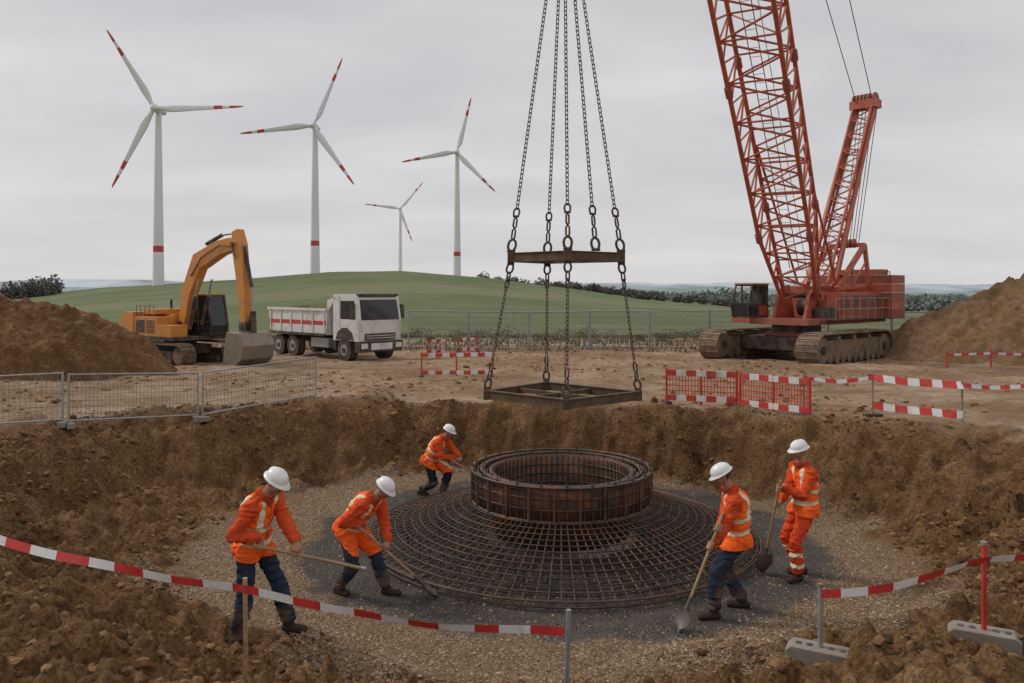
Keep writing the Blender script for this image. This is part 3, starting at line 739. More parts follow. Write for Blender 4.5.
# ------------------------------------------------------------------ crawler crane
e=empty('crawler_crane')
def track_loop(b,M,L,R,W,mat,shoes,sw=1.0):
    per=2*(L-2*R)+2*math.pi*R
    for i in range(shoes):
        s_=per*i/shoes
        st=L-2*R
        if s_<st: x,z,a=-st/2+s_,0,0
        elif s_<st+math.pi*R: t=(s_-st)/R; x,z,a=st/2+R*math.sin(t),R-R*math.cos(t),t
        elif s_<2*st+math.pi*R: x,z,a=st/2-(s_-st-math.pi*R),2*R,math.pi
        else: t=(s_-2*st-math.pi*R)/R; x,z,a=-st/2-R*math.sin(t),R+R*math.cos(t),math.pi+t
        b.M=M@Matrix.Translation((x,0,z))@Matrix.Rotation(-a,4,'Y'); ln=per/shoes*.46
        b.box(-ln,ln,-W/2,W/2,0,.05,mat); b.box(-ln*.3,ln*.1,-W/2,W/2,-.04,.0,mat)
    b.M=M
C0=V((14.4,39.4,0)); gz=.46
u2=V((-.75,-.66,0)).normalized()
b=MB()
for sd in (-1,1):
    Mt=frame((C0.x-.4,C0.y,gz),u2)@Matrix.Translation((0,sd*2.55,0))
    track_loop(b,Mt,7.5,.72,1.08,M_track,58)
    b.M=Mt
    b.box(-2.7,2.7,-.36,.36,.32,1.12,M_track)
    for x in (-3.03,3.03): b.cyl((x,-.42,.72),(x,.42,.72),.56,M_track,n=20); b.cyl((x,-.48,.72),(x,.48,.72),.2,M_blk,n=12)
    for i in range(9): b.cyl((-2.4+i*.6,-.44,.30),(-2.4+i*.6,.44,.30),.22,M_track,n=12)
    for i in range(3): b.cyl((-1.5+i*1.5,-.40,1.20),(-1.5+i*1.5,.40,1.20),.15,M_track,n=10)
b.M=frame((C0.x-.4,C0.y,gz),u2)
b.box(-1.5,1.5,-2.1,2.1,.5,1.15,M_blk); b.box(-1.1,1.1,-1.1,1.1,1.15,1.35,M_craned); b.cyl((0,0,1.35),(0,0,1.75),1.15,M_blk,n=28)
b.obj('crawler_undercarriage',.015,e)
b=MB(); b.M=frame((C0.x,C0.y,0),u2)
b.box(-5.6,2.4,-1.5,1.5,2.2,2.5,M_craned)
b.box(-5.2,-.6,-1.45,-.35,2.5,4.05,M_crane); b.box(-5.2,-.6,.35,1.45,2.5,3.75,M_crane); b.box(-5.1,-1.2,-.35,.35,2.5,3.3,M_blk)
for sd in (-1,1):
    for i in range(4):
        x=-5.05+i*1.1; b.box(x,x+1.0,*sorted((sd*1.45,sd*1.466)),2.62,3.62,M_craned)
        for k in range(5): b.box(x+.15,x+.85,*sorted((sd*1.466,sd*1.484)),3.0+k*.12,3.05+k*.12,M_blk)
        b.box(x+.1,x+.2,*sorted((sd*1.466,sd*1.49)),2.8,2.86,M_steel)
b.box(-.5,.9,.95,1.45,2.5,3.0,M_blk); b.box(-.3,.5,1.0,1.4,3.0,3.35,M_craned); b.cyl((.2,1.2,2.5),(.2,1.2,3.6),.05,M_blk)
b.box(.9,2.7,-2.4,-1.35,2.25,2.5,M_craned)
b.box(1.0,2.65,-2.33,-1.40,2.5,2.62,M_blk)
xr,xf=1.0,2.68
for y in (-2.33,-1.43):
    for pa,pb in (((xr,2.55),(xr,4.1)),((xf,2.55),(xf+.08,3.2)),((xf+.08,3.2),(2.35,4.1)),((xr,4.08),(2.35,4.08)),((1.85,2.6),(1.85,4.08)),((xr,3.1),(xf+.08,3.15))):
        b.beam((pa[0],y,pa[1]),(pb[0],y,pb[1]),.07,.08,M_blk)
b.box(xr,1.85,-1.42,-1.40,2.6,3.1,M_crane); b.box(xr-.02,xr+.02,-2.3,-1.42,2.55,4.05,M_blk); b.box(1.88,2.68,-1.42,-1.40,2.6,3.08,M_glass)
b.box(xr-.05,2.42,-2.38,-1.36,4.1,4.18,M_craned)
b.box(1.25,1.75,-2.1,-1.6,2.62,3.05,M_blk); b.box(1.2,1.3,-2.1,-1.6,3.05,3.65,M_blk)
b.add([(2.70,-2.28,2.6),(2.70,-1.46,2.6),(2.775,-1.46,3.2),(2.775,-2.28,3.2)],[(0,1,2,3)],M_glass)
b.beam((2.72,-2.3,3.2),(2.72,-1.45,3.2),.06,.06,M_blk)
for i in range(5): b.box(-6.9,-5.3,-1.95,1.95,2.35+i*.46,2.35+i*.46+.44,M_crane if i%2 else M_craned)
b.box(-6.6,-5.7,-1.2,1.2,4.66,4.95,M_craned)
for y in (-1.4,1.4): b.tube([(-6.1,y-.12,4.66),(-6.1,y-.1,4.82),(-6.1,y+.1,4.82),(-6.1,y+.12,4.66)],.03,M_blk,6)
for x in (-.2,-1.0): b.cyl((x,-.32,3.0+.3*(x<-.5)),(x,.32,3.0+.3*(x<-.5)),.42,M_blk,n=20)
for sd in (-1,1):
    y=sd*.95
    b.beam((-1.4,y,3.9),(-4.4,y,6.2),.2,.24,M_crane); b.beam((-5.0,y,3.7),(-4.4,y,6.2),.18,.2,M_crane); b.beam((-1.4,y,3.9),(-5.0,y,4.1),.15,.15,M_crane)
    b.beam((-3.0,y,4.0),(-3.1,y,5.2),.1,.1,M_crane); b.beam((-3.0,y,4.0),(-4.5,y,5.3),.08,.08,M_crane)
b.beam((-4.4,-.95,6.2),(-4.4,.95,6.2),.22,.22,M_crane)
for y in (-.4,-.2,0,.2,.4): b.cyl((-4.4,y-.04,6.3),(-4.4,y+.04,6.3),.24,M_craned,n=16)
b.box(-5.2,.8,1.5,1.95,2.4,2.44,M_blk)
for i in range(8): b.cyl((-5.1+i*.82,1.92,2.44),(-5.1+i*.82,1.92,3.45),.018,M_steel,n=6)
for z in (2.95,3.45): b.cyl((-5.1,1.92,z),(.65,1.92,z),.018,M_steel,n=6)
for x in (-5,-3.8,-2.6,-1.4): b.cyl((x,1.3,3.7),(x,1.3,4.6),.016,M_crane,n=6); b.cyl((x,-1.3,4.05),(x,-1.3,4.9),.016,M_crane,n=6)
b.cyl((-5,1.3,4.6),(-1.4,1.3,4.6),.016,M_crane,n=6); b.cyl((-5,-1.3,4.9),(-1.4,-1.3,4.9),.016,M_crane,n=6)
b.cyl((-2,.9,3.7),(-2,.9,4.6),.09,M_blk); b.cyl((-3.2,-.9,4.05),(-3.2,-.9,4.6),.12,M_steel)
for i in range(6): b.beam((1.2+.12*i,1.75,2.4-.28*i),(1.2+.12*i,1.35,2.4-.28*i),.2,.03,M_blk)
for sd in (-1,1): b.prism([(-.4,2.5),(1.5,2.5),(1.1,3.6),(.4,4.1),(.1,4.1)],sd*.8-.08,sd*.8+.08,M_crane)
def lattice(b,p0,p1,w0,w1,d0,d1,lat,mat,rc,rl,bay,t0=.0):
    p0=V(p0);p1=V(p1); D=p1-p0; L=D.length; d=D.normalized(); lat=(V(lat)-d*V(lat).dot(d)).normalized(); dep=d.cross(lat)
    def wd(t):
        k=min(1,t/t0) if t0>0 else 1
        return w0+(w1-w0)*k, d0+(d1-d0)*k
    def c(t,i):
        w,dd=wd(t); a=((-1,-1),(1,-1),(1,1),(-1,1))[i]; return p0+D*t+lat*a[0]*w/2+dep*a[1]*dd/2
    n=int(L/bay)
    for i in range(4): b.tube([c(0,i)]+([c(t0,i)] if t0>0 else [])+[c(1,i)],rc,mat,8)
    for k in range(n):
        a,m_,bb=k/n,(k+.5)/n,(k+1)/n
        for i in range(4):
            j=(i+1)%4
            b.cyl(c(a,i),c(m_,j),rl,mat,n=6,caps=False); b.cyl(c(m_,j),c(bb,i),rl,mat,n=6,caps=False)
            b.cyl(c(bb,i),c(bb,j),rl*.9,mat,n=6,caps=False)
        if k%4==3:
            b.cyl(c(bb,0),c(bb,2),rl*.8,mat,n=6,caps=False); b.cyl(c(bb,1),c(bb,3),rl*.8,mat,n=6,caps=False)
    return c,n
mt=V((-6.0,.25,13.8)); mb=V((-1.6,0,4.1))
lattice(b,mb,mt,1.5,1.0,.5,.5,V((0,1,0)),M_crane,.075,.032,.95)
for sd in (-1,1): b.beam(mb+V((0,sd*.75,0)),mt+V((0,sd*.5,0)),.16,.28,M_crane)
b.box(mt.x-.4,mt.x+.4,-.45,.95,mt.z-.2,mt.z+.25,M_crane)
for y in (-.3,-.1,.1,.3,.5,.8): b.cyl((mt.x,y-.04,mt.z+.25),(mt.x,y+.04,mt.z+.25),.38,M_craned,n=16)
for y in (-.5,-.3,-.1,.1,.3,.5): b.cyl((mt.x-.35,y+.25,mt.z),(-4.9,y*.8,6.35),.022,M_rope,n=5)
b.cyl((mt.x+.1,0,mt.z),(-1.0,0,3.3),.015,M_rope,n=5)
mw=b.M@mt
b.obj('upper_works_and_mast',.012,e)
b=MB(); F_=V((13.9,38.6,3.6)); D=(T-F_); lat=V((D.y,-D.x,0)).normalized()
cfun,nb_=lattice(b,F_,T,1.6,2.15,.6,2.15,lat,M_crane,.095,.044,1.75,.13)
b.cyl(F_-lat*.95,F_+lat*.95,.13,M_blk)
dn=D.normalized(); dp=lat.cross(dn); dp=dp if dp.z>0 else -dp
for sd in (-1,1): b.cyl(F_+dn*2+lat*.2*sd-dp*.2,T+lat*.2*sd-dp*.9,.02,M_craned,n=5)
for k in range(90): q=F_+dn*(3+k*.38)-dp*(.3+.6*k/90); b.cyl(q-lat*.2,q+lat*.2,.012,M_craned,n=4,caps=False)
for t_ in (.13,.34,.55,.76):
    for i in range(4): q=cfun(t_,i); b.cyl(q-dn*.22,q+dn*.22,.15,M_craned,n=10)
for sd in (-1,1):
    b.beam(F_+lat*.7*sd,F_+dn*2+lat*.8*sd,.14,.25,M_crane)
    q0=F_+dn*8+lat*.95*sd+dp*1.0; q1=C0+V((0,0,4.2))+lat*.9*sd-u2*1.2
    b.cyl(q0,q1,.055,M_crane,n=8)
    b.cyl(mw+lat*.4*sd,T+lat*.8*sd+dp*.8,.022,M_rope,n=6)
    b.cyl(F_-u2*1.5+V((0,0,.3))+lat*.25*sd,T+dp*1.2+lat*.2*sd,.014,M_rope,n=5)
b.cyl(T-lat*1.0,T+lat*1.0,.3,M_craned)
b.obj('lattice_boom',0,e)
# ------------------------------------------------------------------ excavator
e=empty('excavator'); o=V((-15.0,36.2,Hf(-15.0,36.2)-.02)); hd=V((.82,-.57,0))
M0=frame(o,hd)@Matrix.Scale(1.0,4)
b=MB()
for sd in (-1,1):
    Mt=M0@Matrix.Translation((0,sd*1.2,0)); track_loop(b,Mt,5.0,.48,.66,M_track,46)
    b.M=Mt; b.box(-1.6,1.6,-.2,.2,.2,.66,M_blk)
    for x in (-2.0,2.0): b.cyl((x,-.22,.48),(x,.22,.48),.36,M_track,n=16)
    for i in range(8): b.cyl((-1.4+i*.4,-.26,.2),(-1.4+i*.4,.26,.2),.14,M_track,n=10)
b.M=M0; b.box(-1,1,-.9,.9,.45,.85,M_blk); b.cyl((0,0,.85),(0,0,1.08),.7,M_blk,n=24)
b.obj('undercarriage',.01,e)
b=MB(); b.M=M0
b.box(-2.1,1.5,-1.3,1.3,1.08,1.25,M_blk)
b.prism([(-2.65,1.2),(-1.6,1.15),(-1.6,2.3),(-2.35,2.3),(-2.7,2.0)],-1.32,1.32,M_org)
b.box(-1.6,.2,-1.28,-.35,1.25,2.1,M_org); b.box(-1.6,.0,-.35,1.28,1.25,2.2,M_org); b.box(-1.5,-.5,-.9,.9,2.2,2.42,M_org)
b.box(.2,1.3,-1.28,-.5,1.25,1.75,M_org)
b.box(-1.4,-.75,-1.3,-1.285,1.4,1.95,M_blk)
for k in range(6): b.box(-.6,.05,-1.297,-1.282,1.4+k*.1,1.45+k*.1,M_blk)
b.cyl((-1.2,.3,2.42),(-1.2,.3,2.85),.06,M_blk)
x0,x1,y0,y1,zc=.02,1.65,.38,1.3,3.05
b.prism([(x0,1.25),(x1,1.25),(x1+.05,1.7),(x1-.25,zc),(x0,zc)],y0+.04,y1-.04,M_glass)
for y in (y0,y1-.07):
    for pa,pb in (((x0,1.25),(x0,zc)),((x1,1.25),(x1+.05,1.7)),((x1+.05,1.7),(x1-.25,zc)),((x0,zc),(x1-.25,zc)),((x0+.75,1.25),(x0+.75,zc)),((x0,1.3),(x1,1.3)),((x0,1.85),(x1,1.85))):
        b.beam((pa[0],y+.035,pa[1]),(pb[0],y+.035,pb[1]),.08,.08,M_blk)
b.box(x0-.03,x1-.2,y0-.02,y1+.02,zc,zc+.07,M_org)
for i in range(5): b.cyl((-1.5+i*.35,-1.22,2.1),(-1.5+i*.35,-1.22,2.6),.015,M_blk,n=5)
b.cyl((-1.5,-1.22,2.6),(-.1,-1.22,2.6),.015,M_blk,n=5)
b.obj('house_and_cab',.03,e)
b=MB(); b.M=M0
b.prism([(.2,1.7),(.55,1.5),(1.05,3.1),(1.75,4.2),(3.2,4.80),(4.25,5.0),(4.3,5.3),(3.9,5.5),(3.0,5.4),(1.3,4.85),(.45,3.3)],-.24,.20,M_org)
st=[(4.0,5.75),(4.35,5.85),(4.62,5.2),(4.85,3.2),(4.88,1.75),(4.6,1.7),(4.25,3.9),(3.98,5.1)]
b.prism(st,-.20,.16,M_org)
for sd in (-.34,.30):
    b.cyl((1.2,sd,1.75),(1.65,sd,3.0),.085,M_blk); b.cyl((1.65,sd,3.0),(1.9,sd,3.75),.05,M_steel)
b.cyl((2.0,-.02,5.3),(3.1,-.02,5.65),.085,M_blk); b.cyl((3.1,-.02,5.65),(4.1,-.02,5.7),.05,M_steel)
b.cyl((4.62,-.02,5.1),(5.1,-.02,3.4),.08,M_blk); b.cyl((5.1,-.02,3.4),(5.2,-.02,2.4),.045,M_steel); b.beam((5.2,-.02,2.4),(4.85,-.02,1.6),.2,.12,M_blk); b.beam((5.2,-.02,2.4),(5.25,-.02,1.5),.2,.12,M_blk)
b.tube([(1.2,-.27,3.9),(2.0,-.30,4.7),(3.3,-.30,5.2),(4.1,-.27,5.1),(4.4,-.27,4.6)],.03,M_blk,6)
for x,z in ((4.15,5.2),(4.73,1.75),(.4,1.8)): b.cyl((x,-.32,z),(x,.28,z),.1,M_blk,n=12)
b.obj('boom_and_stick',.02,e)
b=MB(); b.M=M0
pr=[(4.5,1.55),(5.3,1.5),(5.6,1.0),(5.45,.45),(4.95,.08),(4.2,.02)]
out=pr; inn=[(4.55,1.45),(5.22,1.42),(5.5,1.0),(5.37,.5),(4.92,.16),(4.2,.08)]
for i in range(5):
    vs=[(out[i][0],-.78,out[i][1]),(out[i+1][0],-.78,out[i+1][1]),(out[i+1][0],.74,out[i+1][1]),(out[i][0],.74,out[i][1]),
        (inn[i][0],-.78,inn[i][1]),(inn[i+1][0],-.78,inn[i+1][1]),(inn[i+1][0],.74,inn[i+1][1]),(inn[i][0],.74,inn[i][1])]
    b.add(vs,[(0,1,2,3),(4,7,6,5),(0,4,5,1),(3,2,6,7),(0,3,7,4),(1,5,6,2)],M_buck)
for y in (-.82,.74): b.prism(pr,y,y+.04,M_buck)
for i in range(5): b.prism([(4.2,.02),(4.2,.09),(3.95,.03)],-.72+i*.32,-.62+i*.32,M_buck)
b.box(4.55,4.95,-.25,-.17,1.4,1.95,M_bsteel); b.box(4.55,4.95,.13,.21,1.4,1.95,M_bsteel)
b.obj('bucket',.01,e)
# ------------------------------------------------------------------ dump truck
e=empty('dump_truck'); o=V((-9.2,41.3,Hf(-9.2,41.3)-.02)); M0=frame(o,V((.72,-.69,0)))@Matrix.Scale(1.04,4)
b=MB(); b.M=M0
b.box(-3.6,3.3,-.45,.45,.75,1.0,M_blk)
b.prism([(-3.9,1.15),(1.2,1.15),(1.35,2.35),(-4.1,2.35)],-1.25,1.25,M_twh)
b.prism([(-3.85,2.15),(1.12,2.15),(1.12,2.40),(-3.85,2.40)],-1.1,1.1,M_blk)
b.prism([(1.2,2.1),(1.35,2.35),(2.0,2.95),(2.0,3.02),(1.25,2.8)],-1.2,1.2,M_twh)
for sd in (-1,1):
    y=sorted((sd*1.25,sd*1.258)); b.box(-4.0,1.22,y[0],y[1],1.62,1.82,M_red)
    for i in range(6):
        x=-3.85+i*.98; y=sorted((sd*1.25,sd*1.30)); b.box(x,x+.07,y[0],y[1],1.18,2.3,M_twh)
    y=sorted((sd*1.22,sd*1.33)); b.box(-4.1,1.33,y[0],y[1],2.3,2.42,M_twh); b.box(-3.9,1.2,y[0],y[1],1.1,1.22,M_blk)
b.box(-4.02,-3.92,-1.2,1.2,1.1,2.3,M_twh)
for i in range(6): b.ell((-3.3+i*.8,random.uniform(-.3,.3),2.3),(.7,.8,.2),bpy.data.materials['dark_soil'])
b.obj('dump_body',.02,e)
b=MB(); b.M=M0
b.prism([(1.75,.95),(3.75,.95),(3.82,1.9),(3.62,2.95),(3.4,3.1),(1.75,3.1)],-1.2,1.2,M_twh)
b.box(1.6,1.75,-.9,.9,1.0,2.8,M_blk)
b.add([(3.835,-1.08,1.92),(3.835,1.08,1.92),(3.66,1.05,2.85),(3.66,-1.05,2.85)],[(0,1,2,3)],M_glass)
b.box(3.5,3.92,-1.22,1.22,.45,.95,M_blk); b.box(3.76,3.84,-.85,.85,1.0,1.30,M_blk); b.box(3.9,3.93,-.6,.6,.55,.85,M_twh)
for k in range(2): b.box(3.84,3.86,-.8,.8,1.07+k*.11,1.10+k*.11,M_twh)
for y in (-.4,.4): b.beam((3.845,y,1.93),(3.80,y+.35,2.15),.02,.03,M_blk)
for sd in (-1,1):
    y=sorted((sd*1.2,sd*1.207)); b.prism([(2.35,1.95),(3.55,1.95),(3.45,2.8),(2.35,2.8)],y[0],y[1],M_glass)
    y=sorted((sd*.8,sd*1.15)); b.box(3.91,3.935,y[0],y[1],.62,.85,M_lamp)
    b.box(3.55,3.68,*sorted((sd*1.3,sd*1.5)),1.95,2.6,M_blk); b.cyl((3.5,sd*1.18,2.65),(3.62,sd*1.4,2.6),.025,M_blk,n=6)
    y=sorted((sd*.95,sd*1.235)); b.prism([(2.0,1.0),(2.15,1.35),(2.5,1.55),(2.9,1.55),(3.25,1.35),(3.4,1.0)],y[0],y[1],M_blk)
    b.box(2.28,2.31,*sorted((sd*1.2,sd*1.206)),1.55,3.0,M_blk); b.box(1.8,2.0,*sorted((sd*.8,sd*1.22)),.5,.95,M_blk); b.box(-.3,1.2,*sorted((sd*.55,sd*1.1)),.55,1.0,M_steel)
b.box(3.4,3.7,-1.1,1.1,3.0,3.12,M_blk)
b.obj('cab',.04,e)
b=MB(); b.M=M0
for x in (-3.1,-1.75,2.7):
    for sd in (-1,1):
        y0,y1=sorted((sd*.82,sd*1.24)); b.cyl((x,y0,.52),(x,y1,.52),.52,M_rub,n=28); yo=sd*1.245
        b.cyl((x,yo,.52),(x,yo+sd*.012,.52),.27,M_steel,n=20); b.cyl((x,yo,.52),(x,yo+sd*.05,.52),.12,M_blk,n=12)
        if x<0: b.box(x-.6,x+.6,*sorted((sd*.85,sd*1.22)),1.07,1.1,M_blk)
b.obj('wheels',.02,e)
# ------------------------------------------------------------------ fences, barriers, tapes
def fence_panel(b,p,q,h,nv,wr,fr,feet=True,nh=6):
    p=V(p);q=V(q); zp=V((0,0,1))
    a=p+zp*.06; c=q+zp*.06
    for s_ in (a,c): b.cyl(s_-zp*.06,s_+zp*(h),fr,M_steel,n=7)
    b.cyl(a+zp*(h-.02),c+zp*(h-.02),fr*.85,M_steel,n=6); b.cyl(a+zp*.05,c+zp*.05,fr*.85,M_steel,n=6)
    for i in range(1,nv): t=i/nv; w=a.lerp(c,t); b.cyl(w+zp*.05,w+zp*(h-.02),wr,M_rail,n=3,caps=False)
    for i in range(1,nh): z=.05+(h-.07)*i/nh; b.cyl(a+zp*z,c+zp*z,wr*1.2,M_rail,n=3,caps=False)
    if feet:
        for s_ in (p,q):
            d=(q-p).normalized(); n_=V((-d.y,d.x,0)); b.beam(s_-n_*.20+zp*.03,s_+n_*.20+zp*.03,.14,.09,M_conc)
def run_fence(name,P_,h,nv,wr,fr,gap=.05,feet=True,nh=6):
    for i in range(len(P_)-1):
        b=MB(); p=V((P_[i][0],P_[i][1],0));q=V((P_[i+1][0],P_[i+1][1],0)); d=(q-p).normalized()
        p=p+d*gap;q=q-d*gap; p.z=Hf(p.x,p.y);q.z=Hf(q.x,q.y); fence_panel(b,p,q,h,nv,wr,fr,feet,nh); b.obj(name)
run_fence('mesh_fence',[(-11.0,13.6),(-8.2,14.7),(-6.35,16.3),(-4.45,18.3)],.92,34,.0042,.019,nh=7)
fx=[(-6.0+i*3.5,46.+.12*i*(1 if i<8 else .4)) for i in range(15)]
run_fence('mesh_fence',fx,2.15,22,.010,.045)
def barrier(p,q,h,bars=True,name='safety_barrier'):
    b=MB(); p=V((p[0],p[1],Hf(p[0],p[1])));q=V((q[0],q[1],Hf(q[0],q[1]))); Z=V((0,0,1)); L=(q-p).length; n=max(4,int(L/.22))
    for z,hh in ((h-.08,.13),(.14,.13)):
        for i in range(n): b.beam(p.lerp(q,i/n)+Z*z,p.lerp(q,(i+1)/n)+Z*z,.035,hh,(M_red,M_white)[i%2])
    for s_ in (p,q,(p+q)/2): b.beam(s_+Z*.0+V((0,.02,0)),s_+Z*(h+.02)+V((0,.02,0)),.05,.05,M_red,up=V((0,1,0)))
    if bars:
        nb=int(L/.07)
        for i in range(1,nb): w=p.lerp(q,i/nb); b.cyl(w+Z*.20,w+Z*(h-.14),.010,M_red,n=5)
        for z in (.30,.42,.54): b.cyl(p+Z*z,q+Z*z,.012,M_red,n=5)
    for s_ in (p,q): b.beam(s_+V((0,-.25,.03)),s_+V((0,.25,.03)),.14,.06,M_blk)
    return b.obj(name,.004)
barrier((3.52,18.2),(4.95,17.6),.78); barrier((5.0,17.5),(6.0,16.1),.80)
barrier((-3.0,26.5),(-.65,26.2),.80,False)
barrier((-4.6,43.5),(-3.6,43.3),.8,False); barrier((-3.0,45),(-1.9,45),.8,False)
def tape(P_,w=.075,seg=.25,name='barrier_tape',seed=0):
    b=MB(); P_=[V(p) for p in P_]; pts_=[]; st=.05
    def cat(t,i):
        p0=P_[max(i-1,0)];p1=P_[i];p2=P_[i+1];p3=P_[min(i+2,len(P_)-1)]
        return .5*((2*p1)+(p2-p0)*t+(2*p0-5*p1+4*p2-p3)*t*t+(3*p1-p0-3*p2+p3)*t*t*t)
    for i in range(len(P_)-1):
        n=max(2,int((P_[i+1]-P_[i]).length/st)); pts_+=[cat(k/n,i) for k in range(n)]
    pts_.append(P_[-1]); prev=None; dist=0
    for i,p in enumerate(pts_):
        tw=.38*math.sin(i*.045+seed)+.20*math.sin(i*.17+seed*2); up=V((0,math.sin(tw),math.cos(tw)))
        p=p+V((0,0,.005*math.sin(i*.31+seed)))
        a,c=p-up*w/2,p+up*w/2
        if prev:
            dist+=(p-pp).length; m=(M_tr,M_tw)[int(dist/seg)%2]; b.add([prev[0],a,c,prev[1]],[(0,1,2,3)],m,True)
        prev=(a,c); pp=p
    return b.obj(name)
tape([(-5.2,6.5,2.2),(-3.97,6.2,1.91),(-2.75,6.05,1.70),(-2.0,6.0,1.60),(-1.24,6.0,1.44),(-.55,6.0,1.33),(.39,6.0,1.29)],.068,.23,seed=1)
def stake(x,y,top,mat,r=.018,name='stake'):
    b=MB(); z=Hf(x,y)-.15; b.cyl((x,y,z),(x+random.uniform(-.03,.03),y,top),r,mat,n=8); return b.obj(name)
stake(-2.0,6.03,1.68,M_wood,.018,'wooden_stake'); stake(.40,6.03,1.44,M_steel,.02,'steel_stake')
def post_block(x,y,top,mat):
    z=max(Hf(x+a,y+c) for a in (-.15,0,.15) for c in (-.1,.1)); b=MB()
    b.M=Matrix.Translation((x,y,z))@Matrix.Rotation(-.5,4,'Z')
    b.prism([(-.28,-.10),(.28,-.10),(.28,.05),(.23,.09),(-.23,.09),(-.28,.05)],-.11,.11,M_conc)
    for i in (-2,-1,1,2): b.cyl((i*.09,0,.09),(i*.09,0,.095),.028,M_blk,n=10)
    b.cyl((0,0,.07),(0,0,top-z),.022,mat,n=10); b.cyl((0,0,top-z),(0,0,top-z+.03),.026,M_conc,n=10)
    return b.obj('barrier_post',.008)
post_block(2.68,6.95,1.27,M_steel); post_block(4.13,7.0,1.62,M_red)
tape([(2.68,6.92,1.22),(3.3,6.92,1.28),(3.8,6.95,1.42),(4.13,6.97,1.50),(4.7,6.9,1.54),(5.4,6.8,1.58)],.075,.22,seed=3.3)
pp_=[(5.95,16.3),(7.35,16.3),(8.55,15.2),(10.4,15.6)]
tops=[]
for x,y in pp_:
    z=Hf(x,y); b=MB(); b.cyl((x,y,z-.1),(x,y,z+.88),.02,M_conc,n=8); b.beam((x-.18,y,z+.03),(x+.18,y,z+.03),.14,.07,M_blk); b.obj('barrier_post'); tops.append(z)
for k,(h0,h1) in enumerate(((.8,.8),(.24,.24))):
    for i in range(3):
        if k==1 and i!=1: continue
        a=V((pp_[i][0],pp_[i][1]-.03,tops[i]+h0)); c=V((pp_[i+1][0],pp_[i+1][1]-.03,tops[i+1]+h1)); m_=(a+c)/2-V((0,0,.07 if i!=1 else .02))
        tape([a,m_,c],.15 if i==1 else .08,.22,seed=i+k)
b=MB()
for i in range(4):
    x=17.5+i*1.6; y=32.2-.3*i; z=Hf(x,y); b.beam((x,y,z),(x,y,z+.7),.05,.05,M_red)
    if i<3:
        z2=Hf(x+1.6,y-.3)
        for q in range(6): b.beam((x+q*.267,y-.05*q,z+.55+(z2-z)*q/6),(x+(q+1)*.267,y-.05*(q+1),z+.55+(z2-z)*(q+1)/6),.02,.09,(M_red,M_white)[q%2])
b.obj('safety_barrier')
# ------------------------------------------------------------------ distant vegetation, hills
def leaf_mat(name,c0,c1,sc=.35):
    m,t,b=nt(name); co=t.nodes.new('ShaderNodeTexCoord').outputs['Object']
    t.links.new(ramp(t,noise(t,co,sc,5,.8),[(.3,c0),(.7,c1)]),b.inputs['Base Color']); b.inputs['Roughness'].default_value=.95; return m
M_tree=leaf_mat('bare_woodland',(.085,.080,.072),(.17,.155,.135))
M_treef=leaf_mat('haze_tinted_woodland',(.13,.155,.14),(.21,.235,.215),.05)  # distance haze is put into these greyed leaf colours
M_bush=leaf_mat('scrub',(.11,.10,.055),(.24,.20,.125))
def foliage(name,clumps,nper,leaf,mat):
    vs=[]
    for (x,y,z,rx,rz) in clumps:
        d=rng.normal(size=(nper,3)); d/=np.linalg.norm(d,axis=1)[:,None]; r=rng.uniform(.2,1,(nper,1))**.5
        c=d*r*np.array([rx,rx*.8,rz])+np.array([x,y,z+rz*.75])
        a=rng.normal(size=(nper,3)); a/=np.linalg.norm(a,axis=1)[:,None]; b2=np.cross(a,rng.normal(size=(nper,3))); b2/=np.linalg.norm(b2,axis=1)[:,None]
        s_=leaf*rng.uniform(.5,1.3,(nper,1)); vs.append(np.stack([c-a*s_,c+b2*s_*.6,c+a*s_,c-b2*s_*.6],1))
    v=np.concatenate(vs).reshape(-1,3); return mesh_np(name,v,np.arange(len(v)).reshape(-1,4),mat,False)
def row(ax0,ax1,d0,d1,n,rx,rz,zoff=0):
    for i in range(n):
        t=random.random(); a=ax0+(ax1-ax0)*t; d=random.uniform(d0,d1); x=a*d; k=random.uniform(.5,1.3)
        cl.append((x,d,Hf(x,d)+zoff,rx*k,rz*k))
cl=[]
row(-.74,-.57,440,480,85,5,5.5,-1); row(-.04,.12,600,680,80,5,4.5,-3); row(.08,.19,540,600,34,4,3)
row(.60,.74,380,460,30,5,4); row(.12,.30,500,520,24,3,2.2)
foliage('distant_treeline',cl,170,.9,M_tree)
cl=[]
for d in (560,760,980,1250,1600,2000): row(.14,.8,d,d+40,int(22+d/60),11+d/120,3.5+d/500)
for k in range(14):
    a=random.uniform(.13,.75); d=random.uniform(700,2200); row(a,a+.06,d,d+60,14,16,8)
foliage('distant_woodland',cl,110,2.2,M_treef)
cl=[]
row(-.35,.72,54,64,70,.6,.28,-.1); row(-.2,.7,66,110,60,1.2,.6,-.3); row(.3,.7,50,56,30,.6,.4,-.1)
foliage('scrub_bushes',cl,150,.10,M_bush)
n=16000; yy=rng.uniform(45,80,n); xx=rng.uniform(-.7,.75,n)*yy; kk=fbm(xx*.12,yy*.12,3,303)>-.1; xx=xx[kk];yy=yy[kk];n=len(xx); zz=H(xx,yy); hgt=rng.uniform(.10,.35,n); dx=rng.uniform(-.12,.12,n)
vs=np.stack([np.stack([xx-.05,yy,zz-.03],-1),np.stack([xx+.05,yy,zz-.03],-1),np.stack([xx+dx,yy+dx,zz+hgt],-1)],1).reshape(-1,3)
mesh_np('rough_grass',vs,np.arange(len(vs)).reshape(-1,3),M_bush,False)
